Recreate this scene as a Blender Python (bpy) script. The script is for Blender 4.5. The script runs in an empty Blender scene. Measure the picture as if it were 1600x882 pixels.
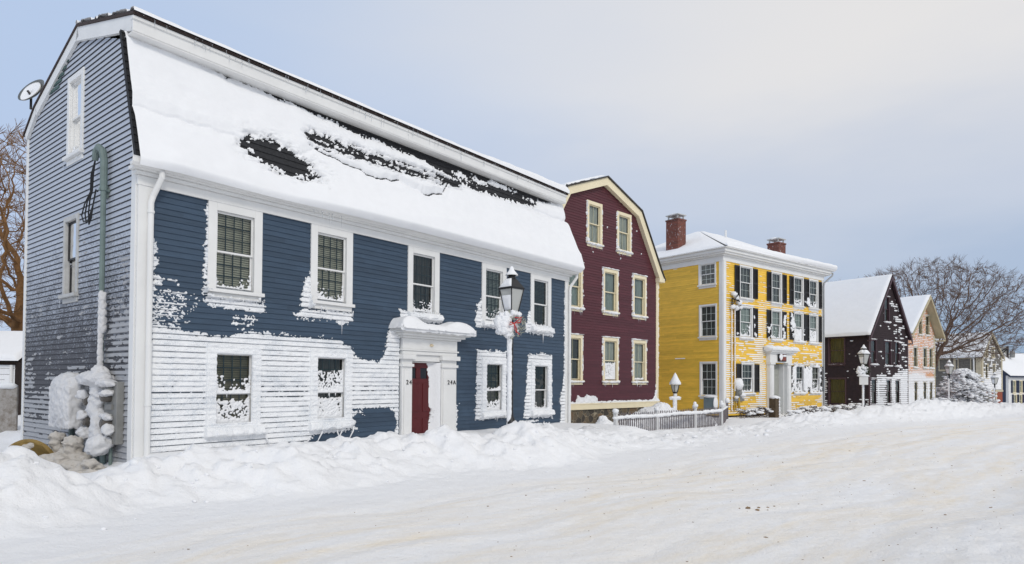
import bpy, math, random
import numpy as np
from math import radians, sin, cos, tan, pi

# ---------------------------------------------------------------- camera
scene = bpy.context.scene
EYE = 1.65
PITCH, ROLL, FPX = radians(1.1), radians(.35), 1010.0
cam_d = bpy.data.cameras.new("camera"); cam = bpy.data.objects.new("camera", cam_d)
scene.collection.objects.link(cam); scene.camera = cam
cam_d.sensor_width = 36.0; cam_d.lens = 36.0*FPX/1600.0
cam_d.shift_y = (596.0-441.0-FPX*tan(PITCH))/1600.0
cam_d.clip_start = .1; cam_d.clip_end = 3000
_f = np.array([0, cos(PITCH), sin(PITCH)]); _u = np.array([0, -sin(PITCH), cos(PITCH)]); _r = np.array([1., 0, 0])
_R = cos(ROLL)*_r+sin(ROLL)*_u; _U = -sin(ROLL)*_r+cos(ROLL)*_u
from mathutils import Matrix, Vector
cam.matrix_world = Matrix(((_R[0], _U[0], -_f[0], 0), (_R[1], _U[1], -_f[1], 0), (_R[2], _U[2], -_f[2], EYE), (0, 0, 0, 1)))

# ---------------------------------------------------------------- light
SUN_EL, SUN_AZ = radians(34), radians(157)      # azimuth clockwise from +Y
world = bpy.data.worlds.new("World"); scene.world = world; world.use_nodes = True
nt = world.node_tree; nt.nodes.clear()
def N(tree, typ, **kw):
    n = tree.nodes.new(typ)
    for k, v in kw.items(): setattr(n, k, v)
    return n
def L(tree, a, b): tree.links.new(a, b)
def srgb(r, g, b):
    f = lambda c: (c/255/12.92) if c/255 <= .04045 else ((c/255+.055)/1.055)**2.4
    return (f(r), f(g), f(b), 1)
def ramp(tree, stops, src, interp='EASE'):
    n = N(tree, 'ShaderNodeValToRGB'); e = n.color_ramp.elements; n.color_ramp.interpolation = interp
    while len(e) < len(stops): e.new(.5)
    for i, (p, c) in enumerate(stops):
        e[i].position = p; e[i].color = c if not isinstance(c, (int, float)) else (c, c, c, 1)
    L(tree, src, n.inputs[0]); return n.outputs[0]
def build_world():
    out = N(nt, 'ShaderNodeOutputWorld')
    sky = N(nt, 'ShaderNodeTexSky', sky_type='NISHITA', sun_disc=False, sun_elevation=SUN_EL, sun_rotation=SUN_AZ)
    b1 = N(nt, 'ShaderNodeBackground'); b1.inputs[1].default_value = .09; L(nt, sky.outputs[0], b1.inputs[0])
    tc = N(nt, 'ShaderNodeTexCoord'); sep = N(nt, 'ShaderNodeSeparateXYZ'); L(nt, tc.outputs['Generated'], sep.inputs[0])
    mp = N(nt, 'ShaderNodeMapping'); mp.inputs['Scale'].default_value = (1.3, 1.3, 4.5); L(nt, tc.outputs['Generated'], mp.inputs[0])
    no = N(nt, 'ShaderNodeTexNoise'); no.inputs['Scale'].default_value = 1.4; no.inputs['Detail'].default_value = 5; no.inputs['Roughness'].default_value = .5
    L(nt, mp.outputs[0], no.inputs['Vector'])
    def math_(op, a, b, clamp=False):
        m = N(nt, 'ShaderNodeMath', operation=op, use_clamp=clamp)
        for i, x in enumerate((a, b)):
            if isinstance(x, (int, float)): m.inputs[i].default_value = x
            else: L(nt, x, m.inputs[i])
        return m.outputs[0]
    nz = math_('MULTIPLY', math_('SUBTRACT', no.outputs['Fac'], .5), .22)
    z = math_('ADD', sep.outputs[2], nz, True)
    right = ramp(nt, [(0, srgb(144, 169, 197)), (.06, srgb(152, 175, 204)), (.14, srgb(176, 193, 218)), (.25, srgb(204, 212, 227)), (.42, srgb(236, 234, 233)), (1, srgb(232, 232, 234))], z)
    left = ramp(nt, [(0, srgb(188, 202, 228)), (.15, srgb(186, 203, 231)), (.4, srgb(188, 207, 236)), (.7, srgb(206, 216, 233)), (1, srgb(228, 231, 235))], z)
    xs = math_('ADD', math_('ADD', sep.outputs[0], math_('MULTIPLY', nz, 1.2)), .0)
    fx = N(nt, 'ShaderNodeMapRange', interpolation_type='SMOOTHSTEP'); fx.inputs[1].default_value = -.5; fx.inputs[2].default_value = .45
    L(nt, xs, fx.inputs[0])
    mx = N(nt, 'ShaderNodeMix', data_type='RGBA'); L(nt, fx.outputs[0], mx.inputs[0]); L(nt, left, mx.inputs[6]); L(nt, right, mx.inputs[7])
    b2 = N(nt, 'ShaderNodeBackground'); b2.inputs[1].default_value = 1.0; L(nt, mx.outputs[2], b2.inputs[0])
    ms = N(nt, 'ShaderNodeMixShader'); ms.inputs[0].default_value = .9      # overcast cover over the open sky
    L(nt, b1.outputs[0], ms.inputs[1]); L(nt, b2.outputs[0], ms.inputs[2]); L(nt, ms.outputs[0], out.inputs[0])
build_world()
sun_d = bpy.data.lights.new("sun", 'SUN'); sun_d.energy = 1.15; sun_d.angle = radians(12); sun_d.color = (1, .95, .86)
sun = bpy.data.objects.new("sun", sun_d); scene.collection.objects.link(sun)
_sd = Vector((sin(SUN_AZ)*cos(SUN_EL), cos(SUN_AZ)*cos(SUN_EL), sin(SUN_EL)))
sun.rotation_euler = _sd.to_track_quat('Z', 'Y').to_euler()
scene.view_settings.view_transform = 'Standard'; scene.view_settings.look = 'None'
scene.view_settings.exposure = 0.03; scene.view_settings.gamma = 1
scene.render.engine = 'CYCLES'

# ---------------------------------------------------------------- noise (plain value noise, vectorised)
def _h(ix, iy, seed):
    n = (ix.astype(np.int64)*374761393+iy.astype(np.int64)*668265263+seed*974711) & 0x7fffffff
    n = ((n ^ (n >> 13))*1274126177) & 0x7fffffff
    return ((n ^ (n >> 16)) & 0xffff)/65535.0
def vn(x, y, seed=0):
    x, y = np.broadcast_arrays(np.asarray(x, float), np.asarray(y, float))
    ix, iy = np.floor(x), np.floor(y); fx, fy = x-ix, y-iy
    fx = fx*fx*(3-2*fx); fy = fy*fy*(3-2*fy)
    a = _h(ix, iy, seed); b = _h(ix+1, iy, seed); c = _h(ix, iy+1, seed); d = _h(ix+1, iy+1, seed)
    return (a*(1-fx)+b*fx)*(1-fy)+(c*(1-fx)+d*fx)*fy
def fbm(x, y, seed=0, octv=4, rough=.5):
    s = 0; a = 1; t = 0
    for i in range(octv):
        s = s+a*(vn(x*2**i+17.3*i, y*2**i-9.1*i, seed+i)-.5); t += a; a *= rough
    return s/t*2      # about -1..1
def sm(e0, e1, x):
    t = np.clip((np.asarray(x, float)-e0)/(e1-e0), 0, 1); return t*t*(3-2*t)
def sdf_poly(U, V, pts):      # positive inside, metres
    P = np.array(pts, float); Q = np.roll(P, -1, 0); d = np.full(U.shape, 1e9); ins = np.zeros(U.shape, bool)
    for (ax, ay), (bx, by) in zip(P, Q):
        ex, ey = bx-ax, by-ay; wx, wy = U-ax, V-ay
        t = np.clip((wx*ex+wy*ey)/(ex*ex+ey*ey+1e-12), 0, 1)
        d = np.minimum(d, (wx-ex*t)**2+(wy-ey*t)**2)
        if ay != by:
            c = ((ay > V) != (by > V)) & (U < ex*(V-ay)/(by-ay)+ax); ins ^= c
    d = np.sqrt(d); return np.where(ins, d, -d)
def dith(m, U, V, w, f, seed, a=.5):      # grains of snow thinning out across an edge
    h = vn(U*f, V*f, seed)*.6+.4*vn(U*f*.37, V*f*.37, seed+1)
    o = np.where((m < 0) & (m > -w) & (h > a+(1-a)*(-m/w)), .006, m)
    return np.where((m > 0) & (m < w*.8) & (h < .42*(1-m/w/.8)), -.006, o)
def sdf_rect(U, V, r):
    return np.minimum(np.minimum(U-r[0], r[1]-U), np.minimum(V-r[2], r[3]-V))

# ---------------------------------------------------------------- materials
MATS = {}
def new_mat(name):
    m = bpy.data.materials.new(name); m.use_nodes = True
    t = m.node_tree; b = t.nodes['Principled BSDF']; MATS[name] = m
    return m, t, b
def add_noise(t, scale, detail=4, rough=.55, vec=None, stretch=None):
    tc = N(t, 'ShaderNodeTexCoord'); src = tc.outputs['Object'] if vec is None else vec
    if stretch:
        mp = N(t, 'ShaderNodeMapping'); mp.inputs['Scale'].default_value = stretch; L(t, src, mp.inputs[0]); src = mp.outputs[0]
    n = N(t, 'ShaderNodeTexNoise'); n.inputs['Scale'].default_value = scale; n.inputs['Detail'].default_value = detail; n.inputs['Roughness'].default_value = rough
    L(t, src, n.inputs['Vector']); return n.outputs['Fac']
def add_bump(t, b, srcs):      # srcs: [(socket, distance), ...]
    prev = None
    for s, d in srcs:
        n = N(t, 'ShaderNodeBump'); n.inputs['Strength'].default_value = 1; n.inputs['Distance'].default_value = d
        L(t, s, n.inputs['Height'])
        if prev is not None: L(t, prev, n.inputs['Normal'])
        prev = n.outputs[0]
    L(t, prev, b.inputs['Normal'])
def mixc(t, fac, a, c):
    m = N(t, 'ShaderNodeMix', data_type='RGBA')
    for i, x in ((0, fac), (6, a), (7, c)):
        if isinstance(x, (int, float)): m.inputs[i].default_value = x
        elif isinstance(x, tuple): m.inputs[i].default_value = x
        else: L(t, x, m.inputs[i])
    return m.outputs[2]
def paint(name, col, rough=.55, var=.12, scale=3, bump=.001, stretch=None, spec=.4, boards=None):
    m, t, b = new_mat(name)
    n = add_noise(t, scale, 5, .6, stretch=stretch)
    lo = tuple(c*(1-var) for c in col[:3])+(1,); hi = tuple(min(1, c*(1+var)) for c in col[:3])+(1,)
    f = ramp(t, [(.3, 0), (.7, 1)], n, 'LINEAR'); L(t, mixc(t, f, lo, hi), b.inputs['Base Color'])
    if boards:      # every board its own slight fade, boards about three metres long
        tcr = N(t, 'ShaderNodeTexCoord'); sp = N(t, 'ShaderNodeSeparateXYZ'); L(t, tcr.outputs['Object'], sp.inputs[0])
        def mt(op, a, c, e=None):
            q = N(t, 'ShaderNodeMath', operation=op)
            for i, x in enumerate((a, c, e)):
                if x is None: continue
                if isinstance(x, (int, float)): q.inputs[i].default_value = x
                else: L(t, x, q.inputs[i])
            return q.outputs[0]
        row = mt('FLOOR', mt('MULTIPLY_ADD', sp.outputs[2], 1/boards[0], -boards[1]/boards[0]), 0)
        seg = mt('FLOOR', mt('ADD', mt('MULTIPLY', mt('SUBTRACT', sp.outputs[0], sp.outputs[1]), .31), mt('MULTIPLY', row, .617)), 0)
        cv = N(t, 'ShaderNodeCombineXYZ'); L(t, row, cv.inputs[0]); L(t, seg, cv.inputs[1]); wn = N(t, 'ShaderNodeTexWhiteNoise', noise_dimensions='2D'); L(t, cv.outputs[0], wn.inputs['Vector'])
        src = b.inputs['Base Color'].links[0].from_socket; hs = N(t, 'ShaderNodeHueSaturation'); L(t, src, hs.inputs['Color']); L(t, mt('MULTIPLY_ADD', wn.outputs['Value'], .22, .89), hs.inputs['Value']); L(t, hs.outputs[0], b.inputs['Base Color'])
    b.inputs['Roughness'].default_value = rough; b.inputs['Specular IOR Level'].default_value = spec
    if bump: add_bump(t, b, [(add_noise(t, scale*14, 4), bump)])
    return m
def frosted(name, col, frost, amount, scale=14, stretch=(1, 1, 2.5), rough=.7, hgt=None, rows=None, coarse=.35):
    """paint under a thin film of rime; amount = threshold of the noise"""
    m, t, b = new_mat(name)
    n = add_noise(t, scale, 8, .72, stretch=stretch)
    n2 = add_noise(t, scale*.14, 4, .6)
    a = N(t, 'ShaderNodeMath', operation='MULTIPLY_ADD'); L(t, n2, a.inputs[0]); a.inputs[1].default_value = coarse; L(t, n, a.inputs[2]); s = a.outputs[0]
    if rows:
        tcr = N(t, 'ShaderNodeTexCoord'); spr = N(t, 'ShaderNodeSeparateXYZ'); L(t, tcr.outputs['Object'], spr.inputs[0]); fr = N(t, 'ShaderNodeMath', operation='MULTIPLY_ADD'); L(t, spr.outputs[2], fr.inputs[0]); fr.inputs[1].default_value = 1/rows[0]; fr.inputs[2].default_value = -rows[1]/rows[0]
        fc = N(t, 'ShaderNodeMath', operation='FRACT'); L(t, fr.outputs[0], fc.inputs[0]); rr_ = ramp(t, [(.0, 0), (.06, 1), (.84, 1), (.93, 0)], fc.outputs[0], 'LINEAR'); rowmask = rr_  # bare of rime under each lap, lap shadow lines put into the colour
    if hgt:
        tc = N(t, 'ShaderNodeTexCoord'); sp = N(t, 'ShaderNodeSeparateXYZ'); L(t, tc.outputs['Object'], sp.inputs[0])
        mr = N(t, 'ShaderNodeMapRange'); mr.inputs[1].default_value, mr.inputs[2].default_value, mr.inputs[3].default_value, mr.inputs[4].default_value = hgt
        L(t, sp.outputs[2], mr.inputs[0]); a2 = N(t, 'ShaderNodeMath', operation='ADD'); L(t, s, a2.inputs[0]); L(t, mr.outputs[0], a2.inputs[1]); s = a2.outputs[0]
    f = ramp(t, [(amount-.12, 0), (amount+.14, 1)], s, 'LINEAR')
    if rows:
        mm_ = N(t, 'ShaderNodeMath', operation='MULTIPLY'); L(t, f, mm_.inputs[0]); L(t, rowmask, mm_.inputs[1]); f = mm_.outputs[0]
    L(t, mixc(t, f, col, frost), b.inputs['Base Color']); b.inputs['Roughness'].default_value = rough
    add_bump(t, b, [(n, .006)])
    return m
def snow_mat(name, col=(.86, .87, .89, 1), big=.02, small=.004, s1=5, s2=40):
    m, t, b = new_mat(name)
    n1 = add_noise(t, s1, 6, .55); n2 = add_noise(t, s2, 6, .65)
    f = ramp(t, [(.3, 0), (.75, 1)], n1, 'LINEAR')
    L(t, mixc(t, f, tuple(c*.96 for c in col[:3])+(1,), col), b.inputs['Base Color'])
    b.inputs['Roughness'].default_value = .75; b.inputs['Specular IOR Level'].default_value = .25
    add_bump(t, b, [(n1, big), (n2, small)])
    return m
SNOW = snow_mat('snow'); RIME = snow_mat('rime', (.85, .86, .88, 1), .006, .006, 18, 90)
SOFT = snow_mat('packed snow', (.86, .87, .89, 1), .01, .002, 4, 60)
WHITE = paint('white trim', (.76, .76, .75, 1), .5, .04, 2)
CREAM = paint('cream trim', (.80, .71, .50, 1), .5, .05, 2)
GREYTRIM = paint('grey weathered trim', (.48, .48, .47, 1), .6, .12, 6)
def mk_glass(name, tint=(.9, .95, .93, 1)):
    m, t, b = new_mat(name); t.nodes.remove(b); out = t.nodes['Material Output']
    tr = N(t, 'ShaderNodeBsdfTransparent'); tr.inputs[0].default_value = tint
    gl = N(t, 'ShaderNodeBsdfGlossy'); gl.inputs['Roughness'].default_value = .02; gl.inputs[0].default_value = (.95, .95, .95, 1)
    fr = N(t, 'ShaderNodeFresnel'); fr.inputs[0].default_value = 1.5
    nz = add_noise(t, 2.2, 2); bp = N(t, 'ShaderNodeBump'); bp.inputs['Distance'].default_value = .01; L(t, nz, bp.inputs['Height'])
    L(t, bp.outputs[0], gl.inputs['Normal']); ms = N(t, 'ShaderNodeMixShader')
    L(t, fr.outputs[0], ms.inputs[0]); L(t, tr.outputs[0], ms.inputs[1]); L(t, gl.outputs[0], ms.inputs[2]); L(t, ms.outputs[0], out.inputs[0])
    return m
GLASS = mk_glass('window glass')
def wall_rime():
    m, t, b = new_mat('wall rime'); f1 = add_noise(t, 75, 5, .7, stretch=(1, 1, .6)); f2 = add_noise(t, 2.2, 4, .6)
    a = N(t, 'ShaderNodeMath', operation='MULTIPLY_ADD'); L(t, f2, a.inputs[0]); a.inputs[1].default_value = .55; L(t, f1, a.inputs[2])
    f = ramp(t, [(.78, 0), (.94, 1)], a.outputs[0], 'LINEAR'); L(t, mixc(t, f, (.86, .87, .885, 1), (.60, .64, .69, 1)), b.inputs['Base Color']); b.inputs['Roughness'].default_value = .7
    add_bump(t, b, [(f1, .008)]); return m
WRIME = wall_rime()
def flat(name, col, rough=.6, **k): return paint(name, col, rough, .08, 4, 0, **k)
DARKROOM = flat('dark interior', (.02, .02, .022, 1)); BLIND = flat('beige blind', (.66, .62, .50, 1)); CURTAIN = paint('pale curtain', (.33, .37, .35, 1), .9, .25, 3, 0, stretch=(9, 9, .4))
LACE = paint('light curtain', (.5, .51, .47, 1), .9, .25, 3, 0, stretch=(9, 9, .4)); DARKCURT = paint('dim curtain', (.10, .105, .10, 1), .9, .5, 3, 0, stretch=(8, 8, .5))
OLIVE = paint('olive curtain', (.06, .06, .03, 1), .9, .4, 3, 0, stretch=(8, 8, .5))
TEAL = flat('dark teal muntin', (.035, .06, .065, 1)); BLACKP = flat('black paint', (.015, .015, .017, 1), .45); SHUT = flat('black shutter paint', (.018, .017, .018, 1), .5)
ICE, _t, _b = new_mat('ice'); _b.inputs['Base Color'].default_value = (.82, .85, .88, 1); _b.inputs['Roughness'].default_value = .12
_b.inputs['Transmission Weight'].default_value = .55; _b.inputs['IOR'].default_value = 1.31

# ---------------------------------------------------------------- mesh building
col = scene.collection
def link(o, parent=None):
    col.objects.link(o)
    if parent is not None: o.parent = parent
    return o
class MB:
    """collects vertices and faces, in a map T (local face coordinates -> object coordinates)"""
    def __init__(s, T=None): s.v = []; s.f = []; s.T = T or (lambda p: p)
    def add(s, vs, fs, raw=False):
        n = len(s.v); s.v += [tuple(v) if raw else tuple(s.T(v)) for v in vs]; s.f += [tuple(i+n for i in f) for f in fs]
    def box(s, x0, x1, y0, y1, z0, z1):
        s.add([(x0, y0, z0), (x1, y0, z0), (x1, y1, z0), (x0, y1, z0), (x0, y0, z1), (x1, y0, z1), (x1, y1, z1), (x0, y1, z1)],
              [(0, 3, 2, 1), (4, 5, 6, 7), (0, 1, 5, 4), (1, 2, 6, 5), (2, 3, 7, 6), (3, 0, 4, 7)])
    def quad(s, a, b, c, d): s.add([a, b, c, d], [(0, 1, 2, 3)])
    def tube(s, pts, rads, n=8, cap=True):
        pts = [Vector(p) for p in pts]
        if not isinstance(rads, (list, tuple)): rads = [rads]*len(pts)
        base = len(s.v); prev = None
        for i, p in enumerate(pts):
            d = (pts[min(i+1, len(pts)-1)]-pts[max(i-1, 0)])
            d = d.normalized() if d.length > 1e-9 else Vector((0, 0, 1))
            u = d.cross(Vector((0, 0, 1)) if abs(d.z) < .9 else Vector((1, 0, 0))).normalized() if prev is None else (prev-d*prev.dot(d)).normalized()
            prev = u; w = d.cross(u)
            for k in range(n):
                a = 2*pi*k/n; s.v.append(tuple(s.T(p+(u*cos(a)+w*sin(a))*rads[i])))
        for i in range(len(pts)-1):
            for k in range(n):
                a = base+i*n+k; b = base+i*n+(k+1) % n; s.f.append((a, b, b+n, a+n))
        if cap:
            s.f.append(tuple(base+k for k in range(n))[::-1]); s.f.append(tuple(base+(len(pts)-1)*n+k for k in range(n)))
    def lathe(s, c, prof, n=16, sy=1.0):
        base = len(s.v)
        for r, z in prof:
            for k in range(n):
                a = 2*pi*k/n; s.v.append(tuple(s.T((c[0]+r*cos(a), c[1]+r*sin(a)*sy, c[2]+z))))
        for i in range(len(prof)-1):
            for k in range(n):
                a = base+i*n+k; b = base+i*n+(k+1) % n; s.f.append((a, b, b+n, a+n))
        s.f.append(tuple(base+k for k in range(n))[::-1]); s.f.append(tuple(base+(len(prof)-1)*n+k for k in range(n)))
    def prism(s, poly, y0, y1, axis='y'):
        """poly of (a,z); extruded along the other horizontal axis"""
        n = len(poly); g = (lambda a, e, z: (a, e, z)) if axis == 'y' else (lambda a, e, z: (e, a, z))
        s.add([g(a, y0, z) for a, z in poly]+[g(a, y1, z) for a, z in poly],
              [tuple(range(n)), tuple(range(2*n-1, n-1, -1))]+[(i, n+i, n+(i+1) % n, (i+1) % n) for i in range(n)])
    def lump(s, c, r, seed=0, amp=.25, n=2, freq=1.5, flatz=1.0):
        """rounded irregular clump; r a number or (rx, ry, rz)"""
        V, Fc = ico(n); rx, ry, rz = (r, r, r) if isinstance(r, (int, float)) else r
        rnd = np.array(V)
        d = 1+amp*(fbm(rnd[:, 0]*freq+seed*3.7, rnd[:, 1]*freq+rnd[:, 2]*freq*1.3+seed*1.9, seed % 97, 3))*1.4
        base = len(s.v)
        for p, k in zip(V, d):
            s.v.append(tuple(s.T((c[0]+p[0]*rx*k, c[1]+p[1]*ry*k, c[2]+p[2]*rz*k*(flatz if p[2] < 0 else 1)))))
        s.f += [(a+base, b+base, e+base) for a, b, e in Fc]
    def build(s, name, mat, parent=None, smooth=False, bevel=0, fuse=0):
        me = bpy.data.meshes.new(name); me.from_pydata(s.v, [], s.f)
        me.materials.append(mat)
        if smooth: me.polygons.foreach_set('use_smooth', [True]*len(me.polygons))
        me.update(); o = bpy.data.objects.new(name, me); link(o, parent)
        if fuse:
            b = o.modifiers.new('fuse', 'REMESH'); b.mode = 'VOXEL'; b.voxel_size = fuse; b.use_smooth_shade = True
            b = o.modifiers.new('soften', 'SMOOTH'); b.factor = .5; b.iterations = 2
            tx = bpy.data.textures.get('crumble') or bpy.data.textures.new('crumble', 'CLOUDS'); tx.noise_scale = .07; tx.noise_depth = 3
            b = o.modifiers.new('crumble', 'DISPLACE'); b.texture = tx; b.texture_coords = 'LOCAL'; b.strength = fuse*3.2; b.mid_level = .5
        if bevel:
            b = o.modifiers.new('bevel', 'BEVEL'); b.width = bevel; b.segments = 2; b.limit_method = 'ANGLE'
        return o
_ICO = {}
def ico(n):
    if n in _ICO: return _ICO[n]
    t = (1+5**.5)/2
    V = [Vector(v).normalized() for v in [(-1, t, 0), (1, t, 0), (-1, -t, 0), (1, -t, 0), (0, -1, t), (0, 1, t), (0, -1, -t), (0, 1, -t), (t, 0, -1), (t, 0, 1), (-t, 0, -1), (-t, 0, 1)]]
    Fc = [(0, 11, 5), (0, 5, 1), (0, 1, 7), (0, 7, 10), (0, 10, 11), (1, 5, 9), (5, 11, 4), (11, 10, 2), (10, 7, 6), (7, 1, 8), (3, 9, 4), (3, 4, 2), (3, 2, 6), (3, 6, 8), (3, 8, 9), (4, 9, 5), (2, 4, 11), (6, 2, 10), (8, 6, 7), (9, 8, 1)]
    for _ in range(n):
        cache = {}; out = []
        def mid(a, b):
            k = (min(a, b), max(a, b))
            if k not in cache: V.append((V[a]+V[b]).normalized()); cache[k] = len(V)-1
            return cache[k]
        for a, b, c in Fc:
            x, y, z = mid(a, b), mid(b, c), mid(c, a); out += [(a, x, z), (b, y, x), (c, z, y), (x, y, z)]
        Fc = out
    _ICO[n] = ([tuple(v) for v in V], Fc); return _ICO[n]
def np_mesh(name, verts, quads, mat, parent=None, smooth=True, uv=None):
    me = bpy.data.meshes.new(name); nv, nf = len(verts), len(quads)
    me.vertices.add(nv); me.vertices.foreach_set('co', verts.astype(np.float32).ravel())
    me.loops.add(nf*4); me.loops.foreach_set('vertex_index', quads.astype(np.int32).ravel())
    me.polygons.add(nf); me.polygons.foreach_set('loop_start', np.arange(0, nf*4, 4, dtype=np.int32)); me.polygons.foreach_set('loop_total', np.full(nf, 4, np.int32))
    me.polygons.foreach_set('use_smooth', np.full(nf, smooth)); me.materials.append(mat)
    if uv is not None:
        l = me.uv_layers.new(name='street'); l.data.foreach_set('uv', uv[quads.ravel()].astype(np.float32).ravel())
    me.update(calc_edges=True); me.validate()
    return link(bpy.data.objects.new(name, me), parent)
def crust(name, T, rng, step, mask, thick, mat, parent, base=None, smooth=True):
    """a layer of snow or rime on a surface: kept where mask>0, as thick as thick() says. T maps arrays (u, v, out)."""
    u0, u1, v0, v1 = rng; nu = max(2, int((u1-u0)/step[0])+1); nv = max(2, int((v1-v0)/step[1])+1)
    U, V = np.meshgrid(np.linspace(u0, u1, nu), np.linspace(v0, v1, nv), indexing='ij')
    m = mask(U, V); t = thick(U, V, m); b = base(U, V) if base else 0
    t = np.where(m > 0, np.maximum(t, .003), -.004)+b
    X, Y, Z = T((U, V, t)); X, Y, Z = np.broadcast_arrays(X, Y, Z)
    P = np.stack([X.ravel(), Y.ravel(), Z.ravel()], 1)
    mm = m > 0; cnt = mm[:-1, :-1].astype(int)+mm[1:, :-1]+mm[1:, 1:]+mm[:-1, 1:]
    I, J = np.nonzero(cnt >= 2)
    if len(I) == 0: return None
    q = np.stack([I*nv+J, (I+1)*nv+J, (I+1)*nv+J+1, I*nv+J+1], 1)
    used, inv = np.unique(q.ravel(), return_inverse=True)
    return np_mesh(name, P[used], inv.reshape(-1, 4), mat, parent, smooth)
def tag(o, label=None, cat=None, group=None, kind=None):
    if label: o['label'] = label
    if cat: o['category'] = cat
    if group: o['group'] = group
    if kind: o['kind'] = kind
    return o
def empty(name, loc, rz=0, label=None, cat=None, group=None):
    o = bpy.data.objects.new(name, None); o.location = loc; o.rotation_euler = (0, 0, rz); o.empty_display_size = .3
    link(o); return tag(o, label, cat, group)
def rand_icicles(mb, u0, u1, z, out, n, lmax, seed, r=.007, taper=True):
    R = random.Random(seed)
    for _ in range(n):
        u = R.uniform(u0, u1); l = lmax*R.uniform(.15, 1)**1.5; rr = r*R.uniform(.6, 1.3)
        mb.tube([(u, out, z), (u+R.uniform(-.004, .004), out, z-l*.5), (u+R.uniform(-.006, .006), out, z-l)], [rr, rr*.6, .0008], 5)

# ---------------------------------------------------------------- houses: shared parts
class House:
    def __init__(s, name, C, ang, W, D, label, cat='house', z=0.0):
        s.ang = radians(90-ang); s.W, s.D = W, D
        s.root = empty(name, (C[0], C[1], z), s.ang, label, cat); s.z = z
        z0 = z
        s.F = lambda p: (p[0], -p[2], p[1]-z0)         # (s, z, out) on the street front
        s.S = lambda p: (-p[2], p[0], p[1]-z0)         # (t, z, out) on the left side, t towards the back
        s.Rr = lambda p: (W+p[2], p[0], p[1]-z0)       # right side
        s.B = lambda p: (p[0], D+p[2], p[1]-z0)        # back
        # the same with (s, out, z) order, for boxes
        s.Fb = lambda p: (p[0], -p[1], p[2]-z0); s.Sb = lambda p: (-p[1], p[0], p[2]-z0)
        s.L = lambda p: (p[0], p[1], p[2]-z0)
        s.map = {'f': (s.F, s.Fb), 's': (s.S, s.Sb)}
def siding(H, name, T, chains, z0, z1, pitch, opens, mat, lip=.014):
    """clapboards as real laps, cut round the openings. chains: (lo, hi) functions of z"""
    lo, hi = chains; mb = MB(T); zs = set()
    n = int(math.ceil((z1-z0)/pitch))
    rows = [(z0+i*pitch, min(z1, z0+(i+1)*pitch)) for i in range(n)]
    for (a, b) in rows:
        cuts = sorted({a, b} | {z for o in opens for z in (o[2], o[3]) if a < z < b})
        for c, d in zip(cuts, cuts[1:]):
            zc = (c+d)/2; iv = [(None, None)]
            holes = sorted([(o[0], o[1]) for o in opens if o[2] < zc < o[3]])
            edges = [None]
            for h0, h1 in holes: edges += [h0, h1]
            edges.append(None)
            for k in range(0, len(edges), 2):
                l0 = lo(c) if edges[k] is None else edges[k]; l1 = lo(d) if edges[k] is None else edges[k]
                r0 = hi(c) if edges[k+1] is None else edges[k+1]; r1 = hi(d) if edges[k+1] is None else edges[k+1]
                if r0-l0 < .004: continue
                r1 = max(r1, l1+.001)
                oc = lip*(1-(c-a)/pitch)+.002; od = lip*(1-(d-a)/pitch)+.002
                mb.quad((l0, c, oc), (r0, c, oc), (r1, d, od), (l1, d, od))
                if c == a: mb.quad((l0, c, .002), (r0, c, .002), (r0, c, oc), (l0, c, oc))
    return mb.build(name, mat, H.root)
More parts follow.
